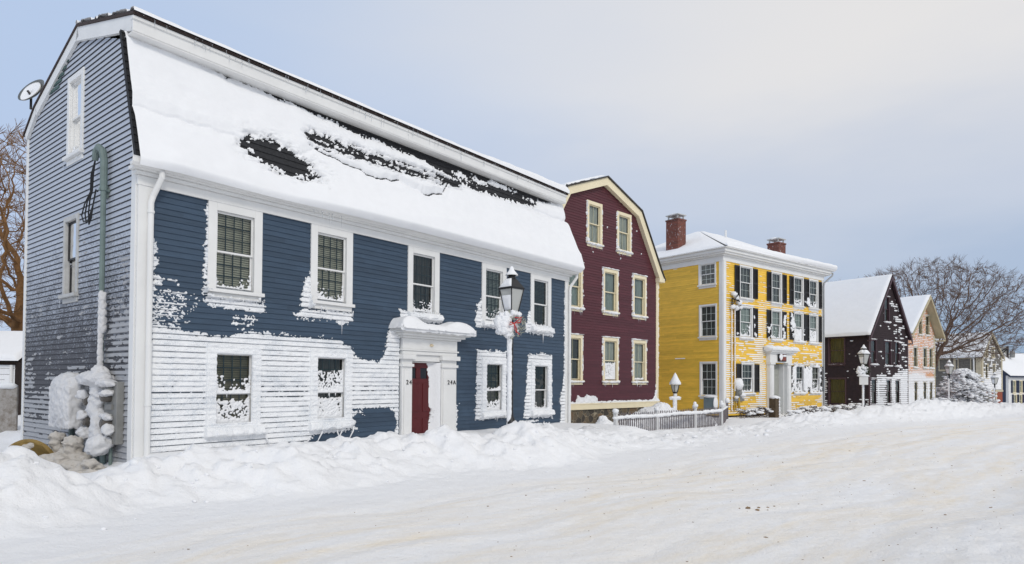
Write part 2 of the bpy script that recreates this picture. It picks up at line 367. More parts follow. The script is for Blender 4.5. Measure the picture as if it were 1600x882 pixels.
def window(H, face, g, mid, cas=.2, cm=WHITE, sm_=None, munt=(4, 3), mm=TEAL, blind='blind', bmat=BLIND, sill=.06, depth=.35, proud=.04, munt_low=True, stile=.035, label=None, topcas=None, blind_low=None, wname='window'):
    T, Tb = H.map[face]; s0, s1, z0, z1 = g; sm_ = sm_ or cm; tc = cas if topcas is None else topcas
    o0, o1, p0, p1 = s0-stile, s1+stile, z0-stile, z1+stile       # opening
    mb = MB(Tb)
    mb.box(s0-cas, o0-.003, -.10, proud, p0-.02, p1+tc-stile); mb.box(o1+.003, s1+cas, -.10, proud, p0-.02, p1+tc-stile)
    mb.box(o0-.003, o1+.003, -.10, proud, p1+.002, p1+tc-stile-.003)
    w = mb.build(wname, cm, H.root, bevel=.006)
    if label: w['label'] = label
    mb = MB(Tb); mb.box(s0-cas-.03, s1+cas+.03, -.10, proud+sill, p0-.09, p0-.022)
    mb.box(s0-cas+.01, s1+cas-.01, -.05, proud-.004, p0-.19, p0-.092); mb.build('sill', cm, w, bevel=.008)
    for nm, a, b, y in (('lower_sash', z0, mid-.018, -.055), ('upper_sash', mid+.018, z1, -.02)):
        mb = MB(Tb); f = stile-.002
        mb.box(s0-f, s0, y-.03, y, a-f, b+f); mb.box(s1, s1+f, y-.03, y, a-f, b+f)
        mb.box(s0, s1, y-.03, y, a-f, a); mb.box(s0, s1, y-.03, y, b, b+f)
        mb.build(nm, sm_, w)
        mb = MB(Tb); nx, ny = munt
        yb = y-.022; r = .009 if cas > .1 else .012
        if nm == 'upper_sash' or munt_low:
            for i in range(1, nx): x = s0+(s1-s0)*i/nx; mb.box(x-r, x+r, yb-.012, yb, a, b)
            for j in range(1, ny): z = a+(b-a)*j/ny; mb.box(s0, s1, yb-.010, yb-.002, z-r, z+r)
            if nx > 1 or ny > 1: mb.build('muntins', mm, w)
    mb = MB(T); mb.quad((s0, mid+.016, -.036), (s1, mid+.016, -.036), (s1, z1, -.036), (s0, z1, -.036))
    mb.quad((s0, z0, -.07), (s1, z0, -.07), (s1, mid-.016, -.07), (s0, mid-.016, -.07)); mb.build('pane', GLASS, w)
    mb = MB(T); d = -depth       # the dark room close behind
    A = (o0, p0); B = (o1, p1)
    mb.quad((o0, p0, d), (o1, p0, d), (o1, p1, d), (o0, p1, d))
    for a, b in (((o0, p0), (o0, p1)), ((o0, p1), (o1, p1)), ((o1, p1), (o1, p0)), ((o1, p0), (o0, p0))):
        mb.quad((a[0], a[1], -.09), (b[0], b[1], -.09), (b[0], b[1], d), (a[0], a[1], d))
    mb.build('recess', DARKROOM, w)
    bz0 = z0 if blind_low is None else blind_low
    if blind == 'blind':
        mb = MB(T); z = z1+.01; i = 0
        while z > bz0:
            mb.quad((s0-.02, z, -.115), (s1+.02, z, -.115), (s1+.02, z-.036, -.095), (s0-.02, z-.036, -.095)); z -= .042
        mb.build('blind', bmat, w)
    elif blind == 'curtain':
        n = 25; xs = np.linspace(s0-.02, s1+.02, n)
        mb = MB(T); ys = [-.12+.018*sin(k*1.9+z0*3)+.008*sin(k*4.7) for k in range(n)]
        for k in range(n-1): mb.quad((xs[k], bz0-.02, ys[k]), (xs[k+1], bz0-.02, ys[k+1]), (xs[k+1], z1+.02, ys[k+1]), (xs[k], z1+.02, ys[k]))
        mb.build('curtain', bmat, w, smooth=True)
    elif blind == 'half':
        mb = MB(T); mb.quad((s0-.02, bz0, -.11), (s1+.02, bz0, -.11), (s1+.02, z1, -.11), (s0-.02, z1, -.11)); mb.build('shade', bmat, w)
    return w
def opening(g, e=.036): return (g[0]-e, g[1]+e, g[2]-e, g[3]+e)
def pane_frost(H, face, w, g, z0, z1, cover, seed, out=-.05, step=.012, edge=.05):
    """clumps of blown snow stuck to a pane: cover 0..1, more towards the sill and the stiles"""
    T = H.map[face][0]; s0, s1 = g[0], g[1]
    def mask(U, V):
        k = (V-z0)/(z1-z0)
        side = np.exp(-np.minimum(U-s0, s1-U)/edge)*.55
        return cover+side+.9*np.exp(-(V-z0)/.05)*1-k*.0-.5-.95*(vn(U*38, V*38, seed)-.5)-.35*fbm(U*6, V*6, seed+5)-1.2*sm(z1-.12, z1, V+.05*fbm(U*5, V*2, seed+9))
    return crust('pane_snow', T, (s0-.01, s1+.01, z0-.01, z1+.01), (step, step), mask, lambda U, V, m: np.clip(m*.05, .002, .03), RIME, w, base=lambda U, V: out+U*0)
def slab(H, name, poly, y0, y1, th, mat, axis='y'):
    """a roof plate: polyline poly of (a, z) thickened downwards by th and run along the other axis"""
    top = list(poly); bot = []
    for i, (a, z) in enumerate(poly): bot.append((a, z-th))
    mb = MB(H.L)
    for i in range(len(top)-1):
        mb.prism([top[i], top[i+1], bot[i+1], bot[i]], y0, y1, axis)
    return mb.build(name, mat, H.root)
def plane_T(H, O, Ud, Vd):
    O, Ud, Vd = np.array(O, float), np.array(Ud, float), np.array(Vd, float); Ud = Ud/np.linalg.norm(Ud); Vd = Vd/np.linalg.norm(Vd); Nn = np.cross(Ud, Vd)
    z0 = H.z
    def T(p):
        u, v, t = p
        return tuple(O[i]+Ud[i]*u+Vd[i]*v+Nn[i]*t-(z0 if i == 2 else 0) for i in range(3))
    return T

def corner(H, items, mat):
    """each corner board a piece of its own: (face, s0, s1, z0, z1)"""
    for f, a, b, z0, z1 in items:
        mb = MB(H.map[f][1]); mb.box(a, b, -.02, .037 if f == 'f' else .032, z0, z1); mb.build('corner_board', mat, H.root, bevel=.005)

# ---------------------------------------------------------------- the street frame (a along the blue house's front, o outwards into the street)
BC = np.array([-6.244, 10.69]); BA = radians(38.2); BD = np.array([sin(BA), cos(BA)]); BL = np.array([-cos(BA), sin(BA)])
def ao(x, y):
    vx, vy = np.asarray(x)-BC[0], np.asarray(y)-BC[1]; return vx*BD[0]+vy*BD[1], -(vx*BL[0]+vy*BL[1])
def xy(a, o): return BC[0]+BD[0]*a-BL[0]*o, BC[1]+BD[1]*a-BL[1]*o
_FA = [-60, -6, -2.4, -1.6, -1.0, -.4, .4, 1.1, 4, 5, 6.5, 9.6, 13, 16.6, 22, 27, 36, 54, 450]
_FO = [3.6, 3.5, 3.3, 3.1, 2.9, 3.0, 3.2, 3.5, 3.7, 4.1, 4.4, 4.5, 4.8, 5.3, 6.2, 7.4, 9.2, 11.6, 62]
def foot(a): return np.interp(a, _FA, _FO)
def ground(a, o, detail=True):
    a = np.asarray(a, float); o = np.asarray(o, float)
    e = foot(a)+.45*fbm(a*.35, a*0+3, 31, 2); wd = np.interp(a, [-3, -1.2, 4, 9, 20, 60], [2.3, 1.4, 1.9, 1.6, 2.0, 3.4])
    Hc = np.interp(a, [-60, -5, -2.3, -1.7, -1.25, -.9, -.3, .8, 3, 5, 8, 10, 12, 20, 26, 33, 40, 46, 60, 90, 450], [.5, .55, .62, .44, .18, .34, .46, .52, .49, .50, .46, .26, .04, .04, .32, .50, .85, .60, .5, .3, .2])
    Y = np.interp(a, [-60, -3, -.9, -.1, .2, 12.8, 13.6, 20, 26, 40, 450], [.15, .12, .1, .2, .38, .33, .08, -.04, .05, .1, .1])
    k = (e-o)/wd
    rise = sm(0, 1, k)**.68
    back = sm(0, 1.0, (o-(e-wd-.75))/.9)
    z = np.where(o > e-wd, Hc*rise, Y+(Hc-Y)*back)
    bank = np.exp(-((o-(e-wd*.75))/(wd*.62))**2)
    yard = np.clip((e-wd-o)/1.5, 0, 1)
    # the far side bank near the viewer
    e2 = np.interp(a, [-30, 2.5, 7, 14, 22, 60, 450], [9.6, 9.7, 10.9, 12.6, 14.6, 21.5, 74]); far = sm(0, 1.6, o-e2-.25*fbm(a*.5, o*.5, 77, 2))
    z = z+.17*far+.25*sm(1.5, 5, o-e2)
    gz = np.interp(a, [-50, 25, 50, 75, 100, 450], [0, 0, -.38, -.75, -.85, -1.0])
    z = z+gz
    if detail:
        q = np.interp(a, [7, 10, 18, 24], [1, .3, .3, 1]); z = z+bank*(.19*q*fbm(a*.9, o*.9, 1, 3)+.24*q*np.abs(fbm(a*1.5, o*1.5, 2, 3))+.030*fbm(a*5, o*5, 3, 3))
        z = z+bank*.06*(sm(.12, .5, fbm(a*2.6+5, o*2.6, 11, 2)))+bank*.030*sm(.10, .30, fbm(a*7+5, o*7, 19, 2))+bank*.06*q*sm(.05, .14, fbm(a*2.2+9, o*2.6, 23, 3))+bank*.035*sm(.08, .16, fbm(a*4.2, o*4.2, 24, 2))
        z = z+yard*.06*fbm(a*.8, o*.8, 21, 3)
        street = np.clip((o-e+.4)/1.2, 0, 1)*(1-far)
        w_ = o-e+.35*fbm(a*.12, a*0, 33, 2)
        for c_ in (1.9, 3.5, 5.3, 6.9): z = z-street*(.022*np.exp(-((w_-c_-.2*fbm(a*.2, a*0+c_, 34, 2))/.16)**2)-.012*np.exp(-((w_-c_-.38)/.12)**2))*(.5+.7*vn(a*1.3, a*0+c_, 35))
        z = z+street*(.018*fbm(a*.35, o*2.2, 5, 4)+.012*fbm(a*2.2, o*4.5, 6, 4)+.004*fbm(a*14, o*18, 8, 2))
        z = z+far*(.05*fbm(a*1.6, o*1.6, 9, 4)+.03*fbm(a*7, o*7, 10, 3))
    return z
def gz_at(x, y, detail=True):
    a, o = ao(x, y); return float(ground(a, o, detail))
def spaced(lo, hi, c0, c1, st, grow):
    out = list(np.arange(c0, c1, st)); x = c1; s = st
    while x < hi: out.append(x); s *= grow; x += s
    out.append(hi); x = c0; s = st; pre = []
    while x > lo: s *= grow; x -= s; pre.append(max(x, lo))
    return np.array(pre[::-1]+out)
def build_ground():
    A = spaced(-400, 900, -3.6, 12, .05, 1.013); O = spaced(-700, 400, -1, 12.2, .05, 1.05)
    U, V = np.meshgrid(A, O, indexing='ij'); Z = ground(U, V)
    X, Y = xy(U, V); nu, nv = U.shape
    I, J = np.meshgrid(np.arange(nu-1), np.arange(nv-1), indexing='ij'); I, J = I.ravel(), J.ravel()
    q = np.stack([I*nv+J, I*nv+J+1, (I+1)*nv+J+1, (I+1)*nv+J], 1)
    P = np.stack([X.ravel(), Y.ravel(), Z.ravel()], 1)
    e = foot(U); uv = np.stack([U.ravel(), (V-e).ravel()], 1)
    m, t, b = new_mat('street snow')
    um = N(t, 'ShaderNodeUVMap', uv_map='street'); sp = N(t, 'ShaderNodeSeparateXYZ'); L(t, um.outputs[0], sp.inputs[0])
    lane = ramp(t, [(.0, 0), (.06, .05), (.2, .65), (.34, .85), (.5, .55), (.66, .8), (.82, .35), (1, .15)], None_to(t, sp.outputs[1], .2, 9.5), 'EASE')
    st = add_noise(t, .55, 6, .62, um.outputs[0], (.45, 2.6, 1)); st2 = add_noise(t, 2.6, 8, .7, um.outputs[0], (.6, 1.8, 1)); fine = add_noise(t, 26, 6, .75, um.outputs[0], (.8, 1.5, 1))
    def mth(op, a, c, cl=False):
        n = N(t, 'ShaderNodeMath', operation=op, use_clamp=cl)
        for i, x in enumerate((a, c)):
            if isinstance(x, (int, float)): n.inputs[i].default_value = x
            else: L(t, x, n.inputs[i])
        return n.outputs[0]
    dirt = mth('MULTIPLY', lane, ramp(t, [(.34, 0), (.60, 1)], st, 'LINEAR'))
    dirt = mth('MULTIPLY', dirt, ramp(t, [(.32, .25), (.62, 1)], st2, 'LINEAR'))
    c = mixc(t, mth('MULTIPLY', dirt, 1.2, True), (.88, .885, .90, 1), (.86, .785, .67, 1))
    speck = mth('MULTIPLY', ramp(t, [(.63, 0), (.70, 1)], fine, 'LINEAR'), mth('ADD', mth('MULTIPLY', dirt, 1.0), .10), True)
    c = mixc(t, mth('MULTIPLY', speck, .55), c, (.42, .30, .18, 1))
    n1 = add_noise(t, 4.5, 6, .6); n2 = add_noise(t, 34, 6, .7); n3 = add_noise(t, 1.3, 3, .5)
    c = mixc(t, mth('MULTIPLY', ramp(t, [(.55, 0), (.8, 1)], n3, 'LINEAR'), .35), c, (.80, .795, .80, 1))
    L(t, c, b.inputs['Base Color']); b.inputs['Roughness'].default_value = .8; b.inputs['Specular IOR Level'].default_value = .2
    add_bump(t, b, [(n1, .04), (n2, .014), (fine, .006)])
    o = np_mesh('ground', P, q, m, None, True, uv); tag(o, kind='structure')
def None_to(t, s, a, c):
    mr = N(t, 'ShaderNodeMapRange'); mr.inputs[1].default_value = a; mr.inputs[2].default_value = c; L(t, s, mr.inputs[0]); return mr.outputs[0]
build_ground()

# ---------------------------------------------------------------- the blue house
SLATE = paint('slate blue clapboard', (.040, .068, .108, 1), .5, .14, 2, .0006, stretch=(1, 1, 6), boards=(.1016, -.1))
def blue_house():
    H = House('blue_house', (BC[0], BC[1]), 38.2, 12.95, 5.75, 'slate blue clapboard house with snowy gambrel roof and red door, white with rime')
    FROSTED = frosted('blue clapboard under thin rime', (.065, .065, .073, 1), (.46, .50, .57, 1), .66, 16, (1, 1, 2), .65, hgt=(1.0, 5.0, -.30, .26), rows=(.1016, -.1), coarse=.30)  # hgt: rime thins downwards, with the lower wall's shade put into the colour
    W1c = [1.38, 3.53, 6.22, 8.92, 11.15]; ww = .66
    ups = [(x, x+ww, 3.36, 4.70) for x in W1c]; lows = [(W1c[i], W1c[i]+ww, .84, 2.10) for i in (0, 1, 3, 4)]
    door = (6.10, 7.13, -.1, 2.12)
    ops = [opening(g) for g in ups+lows]+[door]
    siding(H, 'wall', H.F, (lambda z: .24, lambda z: 12.84), -.1, 4.9, .1016, ops, SLATE)
    # gable end
    prof = [(0, 4.9), (0.02, 5.3), (.50, 7.66), (2.86, 8.48), (5.25, 7.6), (5.70, 7.0), (5.75, -.2)]
    lz = ([-1, 5.2, 7.46, 8.28], [.0, .0, .46, 2.68]); rz = ([-1, 6.92, 7.36, 8.28], [5.75, 5.72, 5.06, 2.68])
    gops = [opening((2.56, 3.10, 6.05, 7.42)), opening((2.68, 3.20, 3.34, 4.68))]
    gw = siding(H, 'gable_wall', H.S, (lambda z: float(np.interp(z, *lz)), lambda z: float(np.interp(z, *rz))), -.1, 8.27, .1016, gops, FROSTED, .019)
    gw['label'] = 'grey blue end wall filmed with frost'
    # plain right end and back
    mb = MB(H.L); P = [(0, -.1), (5.75, -.1), (5.72, 6.95), (5.06, 7.4), (2.68, 8.3), (.5, 7.5), (0, 5.2)]
    mb.add([(12.94, y, z) for y, z in P], [tuple(range(7))]); mb.quad((0.02, 5.745, -.1), (12.93, 5.745, -.1), (12.93, 5.72, 6.95), (.02, 5.72, 6.95)); mb.build('rear_wall', SLATE, H.root)
    # corner boards, frieze, cornice
    corner(H, [('f', 0, .24, -.1, 4.9), ('f', 12.80, 13.0, -.1, 4.9), ('s', .002, .17, -.1, 5.2), ('s', 5.62, 5.75, -.1, 7.0)], WHITE)
    mb = MB(H.Fb)
    mb.box(-.02, 13.02, -.02, .055, 4.88, 5.04); mb.box(-.08, 13.08, -.02, .12, 5.042, 5.10); mb.box(-.14, 13.14, -.02, .20, 5.102, 5.16); mb.build('cornice', WHITE, H.root, bevel=.008)
    mb = MB(H.Fb)      # K-style gutter with a returned end
    g = [(.20, 5.12), (.27, 5.12), (.31, 5.17), (.315, 5.24), (.33, 5.26), (.30, 5.26), (.285, 5.18), (.20, 5.17)]
    n = len(g); mb.add([(-.2, a, b) for a, b in g]+[(13.2, a, b) for a, b in g], [tuple(range(n)), tuple(range(2*n-1, n-1, -1))]+[(i, n+i, n+(i+1) % n, (i+1) % n) for i in range(n)])
    mb.build('gutter', WHITE, H.root, bevel=.004)
    for x, nm in ((.18, 'downspout'), (12.99, 'downspout')):
        mb = MB(H.Fb); dx = .02 if x < 1 else .07
        mb.tube([(x+dx+.08, .25, 5.14), (x+dx+.08, .25, 5.02), (x+.03, .09, 4.72), (x, .085, 4.6), (x, .085, 2.2)], .047, 12)
        mb.tube([(x, .09, 2.22), (x, .09, 1.2)], .049, 12); mb.tube([(x, .086, 1.22), (x, .086, .1)], .047, 12)
        for z in (4.45, 2.22, 1.22): mb.tube([(x, .088, z-.02), (x, .088, z+.02)], .056, 12)
        mb.build(nm, WHITE, H.root, smooth=False)
    # rakes: thin board up the steep slope, broad fascia under the top slopes
    mb = MB(H.Sb)
    def board(p, q, w, th=.05, dn=True):
        (a, b), (c, d) = p, q; l = math.hypot(c-a, d-b); nx, nz = (d-b)/l, -(c-a)/l
        if nz > 0: nx, nz = -nx, -nz
        P4 = [(a, b), (c, d), (c+nx*w, d+nz*w), (a+nx*w, b+nz*w)]
        mb.add([(x, .015, z) for x, z in P4]+[(x, .015+th, z) for x, z in P4], [(0, 1, 2, 3), (7, 6, 5, 4)]+[(i, (i+1) % 4, (i+1) % 4+4, i+4) for i in range(4)])
    board((-.02, 5.28), (.44, 7.50), .09, .03)
    P2 = [(.14, 7.75), (2.68, 8.40), (5.08, 7.47), (5.73, 7.02)]
    for i, w in ((0, .25), (1, .20), (2, .15)): board(P2[i], P2[i+1], w, .055)
    mb.build('rake_boards', WHITE, H.root, bevel=.004)
    # roof
    SHING = paint('dark shingles', (.022, .023, .026, 1), .85, .35, 7, .004, stretch=(3, 3, 3))
    O = (0, -.20, 5.26); Vd = (0, .70, 2.34); TT = plane_T(H, O, (1, 0, 0), Vd); LEN = math.hypot(.70, 2.34)
    mb = MB(TT)
    r = 0.0
    while r < LEN:        # courses of shingles, each lapping the one below
        e = min(r+.14, LEN); mb.quad((-.12, r, .03), (13.1, r, .03), (13.1, e, .012), (-.12, e, .012)); mb.quad((-.12, r, .0), (13.1, r, .0), (13.1, r, .03), (-.12, r, .03)); r += .14
    mb.quad((-.12, 0, -.05), (-.12, LEN, -.05), (-.12, LEN, .03), (-.12, 0, .03)); mb.quad((13.1, 0, -.05), (13.1, LEN, -.05), (13.1, LEN, .03), (13.1, 0, .03)); mb.quad((-.12, 0, -.05), (13.1, 0, -.05), (13.1, LEN, -.05), (-.12, LEN, -.05))
    mb.build('roof', SHING, H.root)
    BROWNEDGE = paint('brown roof edge', (.045, .03, .027, 1), .8, .3, 9, 0)
    slab(H, 'top_roof', [(.06, 7.79), (2.68, 8.455), (5.12, 7.52), (5.80, 7.05)], -.09, 13.10, .05, BROWNEDGE, 'x')
    mb = MB(H.L); mb.box(-.07, 13.06, .12, .18, 7.49, 7.735); mb.box(-.08, 13.08, .085, .18, 7.68, 7.738); mb.box(-.07, 13.06, .13, .60, 7.465, 7.488); mb.build('fascia', WHITE, H.root, bevel=.006)
    # snow on the steep front slope: bare patch, bare band under the fascia, thin streaked zone between
    bt = lambda U: np.interp(U, [-.2, 1, 2, 3.4, 4.9, 6.9, 8.2, 9.0, 9.9, 11.3, 12.0, 13.2], [2.42, 2.36, 2.29, 2.20, 2.06, 1.98, 1.72, 1.72, 1.74, 1.80, 2.04, 2.5])
    def mask(U, V):
        m = bt(U)-V+.10*fbm(U*2.2, V*3, 41, 4)+.05*fbm(U*9, V*9, 45, 3)
        strip2 = np.maximum(.20-np.abs(V-2.10-.05*np.sin(U*2))*1.8, -1)*sm(7.9, 8.4, U)+.35*fbm(U*2.6, V*6, 57, 3)-.17      # remnants inside the bare band
        m = np.maximum(m, np.where((U > 7.9) & (U < 12.4), strip2*.5, -1))
        pa = 1-np.sqrt(((U-2.58-.45*(.86-V))/.80)**2+((V-.80)/.36)**2)
        m = np.minimum(m, -(pa*.45)+.22*fbm(U*5, V*9, 43, 5, .65)+.02)
        bandc = np.interp(U, [3.2, 5, 7, 8.4], [1.55, 1.55, 1.60, 1.72]); zone = np.exp(-((V-bandc)/.30)**2)*sm(3.0, 3.5, U)*(1-sm(7.9, 8.6, U))
        row = np.abs(((V/.14) % 1)-.5)*2
        m = np.minimum(m, .34-zone*(.36+.16*(1-row))+.30*zone*fbm(U*5, V*12, 47, 5, .7))
        vein = np.abs(V-np.interp(U, [3.0, 3.5, 4.2, 5.2, 5.8, 6.6, 7.3, 7.7], [.95, 1.30, 1.18, 1.05, 1.18, 1.02, 1.22, 1.7])-.05*fbm(U*5, U*0, 49, 3))
        veinw = .028*sm(3.0, 3.2, U)*(1-sm(7.5, 7.8, U))*(vn(U*3, U*0, 51) > .35)
        near = np.exp(-(((U-2.5)/1.1)**2+((V-.85)/.5)**2))
        m = np.where(m > -.02, m-near*.10*sm(.58, .80, vn(U*7, V*34, 131)+.25*fbm(U*3, V*5, 132, 2)), m)
        m = dith(m, U, V, .17, 34, 130, .45)
        return np.minimum(m, (vein-veinw)+.006)
    def thick(U, V, m):
        t = .05+.05*sm(0, .25, m)+.10*sm(3.5, 8, U)*np.exp(-((V-.9)/.7)**2)
        t = t+(.08+.22*sm(1.5, 8, U)+.04*fbm(U*.5, V*0, 61, 2))*np.exp(-(np.maximum(V, 0)/.50)**2)*sm(-.2, .6, U)
        t = t+.022*fbm(U*.9, V*1.3, 63, 2)+.012*fbm(U*6, V*9, 64, 3)*np.exp(-((V-1.3)/.6)**2)
        t = np.minimum(t, .015+.9*np.maximum(m, 0)); 
        return t*sm(-.20, -.05, V)**.5
    crust('roof_snow', TT, (-.1, 13.14, -.16, 2.36), (.022, .016), mask, thick, SOFT, H.root, base=lambda U, V: .03+U*0)
    def lipm(U, V): return np.minimum(.17-V, V+.03)+.012*fbm(U*2, V*2, 67, 2)
    # snow on the top slope, thick over the edge
    T2 = plane_T(H, (0, .06, 7.80), (1, 0, 0), (0, 2.62, .665))
    crust('roof_snow', T2, (-.1, 13.14, -.06, 2.72), (.05, .03), lambda U, V: np.minimum(np.minimum(V+.05, 2.70-V), np.minimum(U+.1, 13.13-U))+.01*fbm(U*6, V*6, 71, 2)+.002,
          lambda U, V, m: np.minimum(.05+.14*sm(6, 13, U)+.03*fbm(U*1.5, V*2, 72, 3), .02+1.1*np.sqrt(np.maximum(m, 0))*.5), SOFT, H.root)
    ic = MB(H.Fb); R = random.Random(4)
    for c, n, l in ((.9, 4, .18), (2.0, 5, .22), (3.4, 6, .14), (5.1, 7, .2), (5.9, 3, .34), (8.2, 3, .45), (9.2, 3, .25), (10.6, 3, .2), (12, 4, .12), (7.1, 5, .15), (4.3, 5, .18), (1.3, 3, .2), (11.4, 3, .15)):
        rand_icicles(ic, c-.35, c+.35, 7.70, -.08, n, l, R.random(), .009)
    for c in np.arange(.2, 13, .35): rand_icicles(ic, c-.2, c+.2, 7.78, -.06, 2, .14, c, .008)
    rand_icicles(ic, 3.2, 4.0, 5.12, .26, 8, .28, 9, .008)
    ic.build('icicles', ICE, H.root, smooth=True)
    # windows
    kinds = [('blind', BLIND), ('blind', BLIND), ('curtain', DARKCURT), ('blind', CURTAIN), ('blind', flat('green grey blind', (.07, .10, .085, 1)))]
    wu = []
    for g, (k, bm) in zip(ups, kinds):
        wu.append(window(H, 'f', g, 4.0, blind=k, bmat=bm, topcas=.21))
    wl = []
    for g, (k, bm, bl) in zip(lows, [('blind', flat('straw blind', (.26, .23, .15, 1)), None), ('curtain', DARKCURT, None), ('blind', flat('grey green shade', (.13, .15, .12, 1)), None), ('blind', flat('dull blind', (.06, .08, .07, 1)), None)]):
        wl.append(window(H, 'f', g, 1.39, blind=k, bmat=bm))
    pane_frost(H, 'f', wl[0], lows[0], .84, 1.36, .62, 3); pane_frost(H, 'f', wl[0], lows[0], 1.40, 1.80, .28, 4, out=-.018)
    pane_frost(H, 'f', wl[1], lows[1], .84, 1.36, .68, 5); pane_frost(H, 'f', wl[1], lows[1], 1.40, 1.95, .45, 6, out=-.018)
    pane_frost(H, 'f', wl[2], lows[2], .84, 1.20, .50, 7); pane_frost(H, 'f', wl[3], lows[3], .84, 1.25, .05, 8); pane_frost(H, 'f', wl[2], lows[2], 1.40, 1.6, .05, 12, out=-.018)
    for i, (zz, cv) in enumerate([(3.5, -.05), (3.55, .15), (3.5, .12), (3.55, .12), (3.45, 0)]): pane_frost(H, 'f', wu[i], ups[i], 3.36, zz+.25, cv, 20+i)
    a = window(H, 's', (2.56, 3.10, 6.05, 7.42), 6.74, cas=.15, munt=(1, 1), blind='curtain', bmat=DARKCURT, depth=.3, label='narrow attic window in the frosted end wall')
    b = window(H, 's', (2.68, 3.20, 3.34, 4.68), 3.98, cas=.13, cm=GREYTRIM, sm_=BLACKP, munt=(1, 1), blind='curtain', bmat=LACE, blind_low=4.0, depth=.3)
    pane_frost(H, 's', a, (2.56, 3.10, 0, 0), 6.05, 6.3, .1, 31)
    ib = MB(H.Sb); rand_icicles(ib, 2.5, 3.3, 3.24, .07, 5, .14, 3, .007); rand_icicles(ib, 3.3, 3.36, 3.24, .07, 1, .3, 5); rand_icicles(ib, 2.4, 3.3, 5.9, .07, 3, .3, 3, .006); ib.build('icicles', ICE, H.root)
    # attic louvre corner
    mb = MB(H.Sb)
    for i in range(5): mb.box(3.25+.13*i, 3.95+.16*i, .02, .04, 7.93-.095*i, 7.98-.095*i)
    mb.build('louvre', flat('green louvre', (.06, .11, .10, 1)), H.root)
    # doorway
    mb = MB(H.Fb)
    for x0, x1 in ((5.80, 6.12), (7.11, 7.66)):
        mb.box(x0, x1, -.02, .10, -.1, 2.16); mb.box(x0+.05, x1-.05, .10, .125, 0, 1.92); mb.box(x0-.02, x1+.02, -.02, .15, 1.98, 2.05); mb.box(x0-.05, x1+.05, -.02, .19, 2.16, 2.27)
    mb.box(6.12, 7.11, -.02, .06, 2.12, 2.27); mb.box(5.80, 7.66, -.02, .12, 2.272, 2.36); mb.box(5.76, 7.70, -.02, .15, 2.362, 2.40)
    mb.box(5.80, 7.66, -.02, .12, 2.402, 2.66); mb.box(5.74, 7.72, -.02, .20, 2.662, 2.71); mb.box(5.66, 7.80, -.02, .28, 2.712, 2.77); mb.box(5.56, 7.90, -.02, .38, 2.772, 2.83); mb.box(5.50, 7.96, -.02, .43, 2.832, 2.88)
    mb.box(6.11, 6.14, -.30, -.02, -.1, 2.12); mb.box(7.09, 7.12, -.30, -.02, -.1, 2.12); mb.box(6.14, 7.09, -.30, -.02, 2.09, 2.115)
    ds = mb.build('door_surround', WHITE, H.root, bevel=.008)
    mb = MB(H.Fb); mb.lathe((6.73, .12, 2.52), [(.05, -.03), (.06, 0), (.03, .03)], 12); mb.build('rosette', flat('faded gilt', (.65, .55, .38, 1)), ds)
    RED = paint('red door paint', (.085, .006, .008, 1), .45, .1, 3)
    mb = MB(H.Fb); mb.box(6.14, 7.09, -.16, -.12, -.1, 1.70); mb.box(6.14, 7.09, -.16, -.12, 1.96, 2.09)
    for x0, x1 in ((6.14, 6.22), (6.45, 6.60), (6.83, 6.93), (7.01, 7.09)): mb.box(x0, x1, -.16, -.12, 1.702, 1.958)
    for x0, x1 in ((6.24, 6.56), (6.67, 6.99)):
        for z0, z1 in ((.15, .72), (.88, 1.58)): mb.box(x0, x1, -.12, -.108, z0, z1)
    dr = mb.build('door', RED, H.root, bevel=.006)
    dg = flat('dark door glass', (.02, .02, .022, 1), .08)
    for x0, x1 in ((6.22, 6.45), (6.60, 6.83)):
        mb = MB(H.Fb); mb.box(x0, x1, -.15, -.14, 1.70, 1.96); mb.build('door_pane', dg, dr)
    # house numbers
    for txt, x in (('24', 5.90), ('24A', 7.30)):
        cu = bpy.data.curves.new('number', 'FONT'); cu.body = txt; cu.size = .15; cu.extrude = .006; cu.space_character = 1.35
        o = bpy.data.objects.new('tmp', cu); col.objects.link(o); bpy.context.view_layer.update()
        me = bpy.data.meshes.new_from_object(o.evaluated_get(bpy.context.evaluated_depsgraph_get())); col.objects.unlink(o); bpy.data.objects.remove(o)
        me.materials.clear(); me.materials.append(BLACKP); n = bpy.data.objects.new('house_number', me); link(n, ds); n.rotation_euler = (pi/2, 0, 0); n.location = (x, -.134, 1.56)
    # rime drifted over door and surround
    def dm(U, V): return U-np.interp(V, [0, .3, .6, .9, 1.1, 1.4, 1.6, 1.75, 1.95, 2.1], [6.72, 6.80, 6.86, 6.95, 6.84, 6.84, 6.90, 6.86, 6.84, 6.80])+.05*fbm(U*14, V*14, 81, 3)-.05*(vn(U*30, V*30, 82) > .72)*(V < .9)
    crust('door_snow', H.F, (6.6, 7.10, .05, 2.10), (.012, .012), dm, lambda U, V, m: .01+.22*sm(.1, .42, U-6.75+0*V), RIME, H.root, base=lambda U, V: -.12+0*U)
    cs = MB(H.Fb)
    xs = np.linspace(5.46, 8.0, 60)
    def capT(p): return H.F((p[0], p[2], p[1]))
    crust('cornice_snow', lambda p: (p[0], -p[1], p[2]-H.z), (5.44, 8.02, -.0, .52), (.025, .02), lambda U, V: np.minimum(np.minimum(U-5.46, 8.0-U), .5-V)+.02*fbm(U*5, V*5, 83, 3),
          lambda U, V, m: .015+np.minimum(1, np.sqrt(np.maximum(m, 0)/.12))*(.12+.16*np.exp(-((U-5.85)/.35)**2)+.15*np.exp(-((U-7.5)/.42)**2)+.03*fbm(U*4, V*4, 84, 3)), SOFT, H.root, base=lambda U, V: 2.86+0*U)
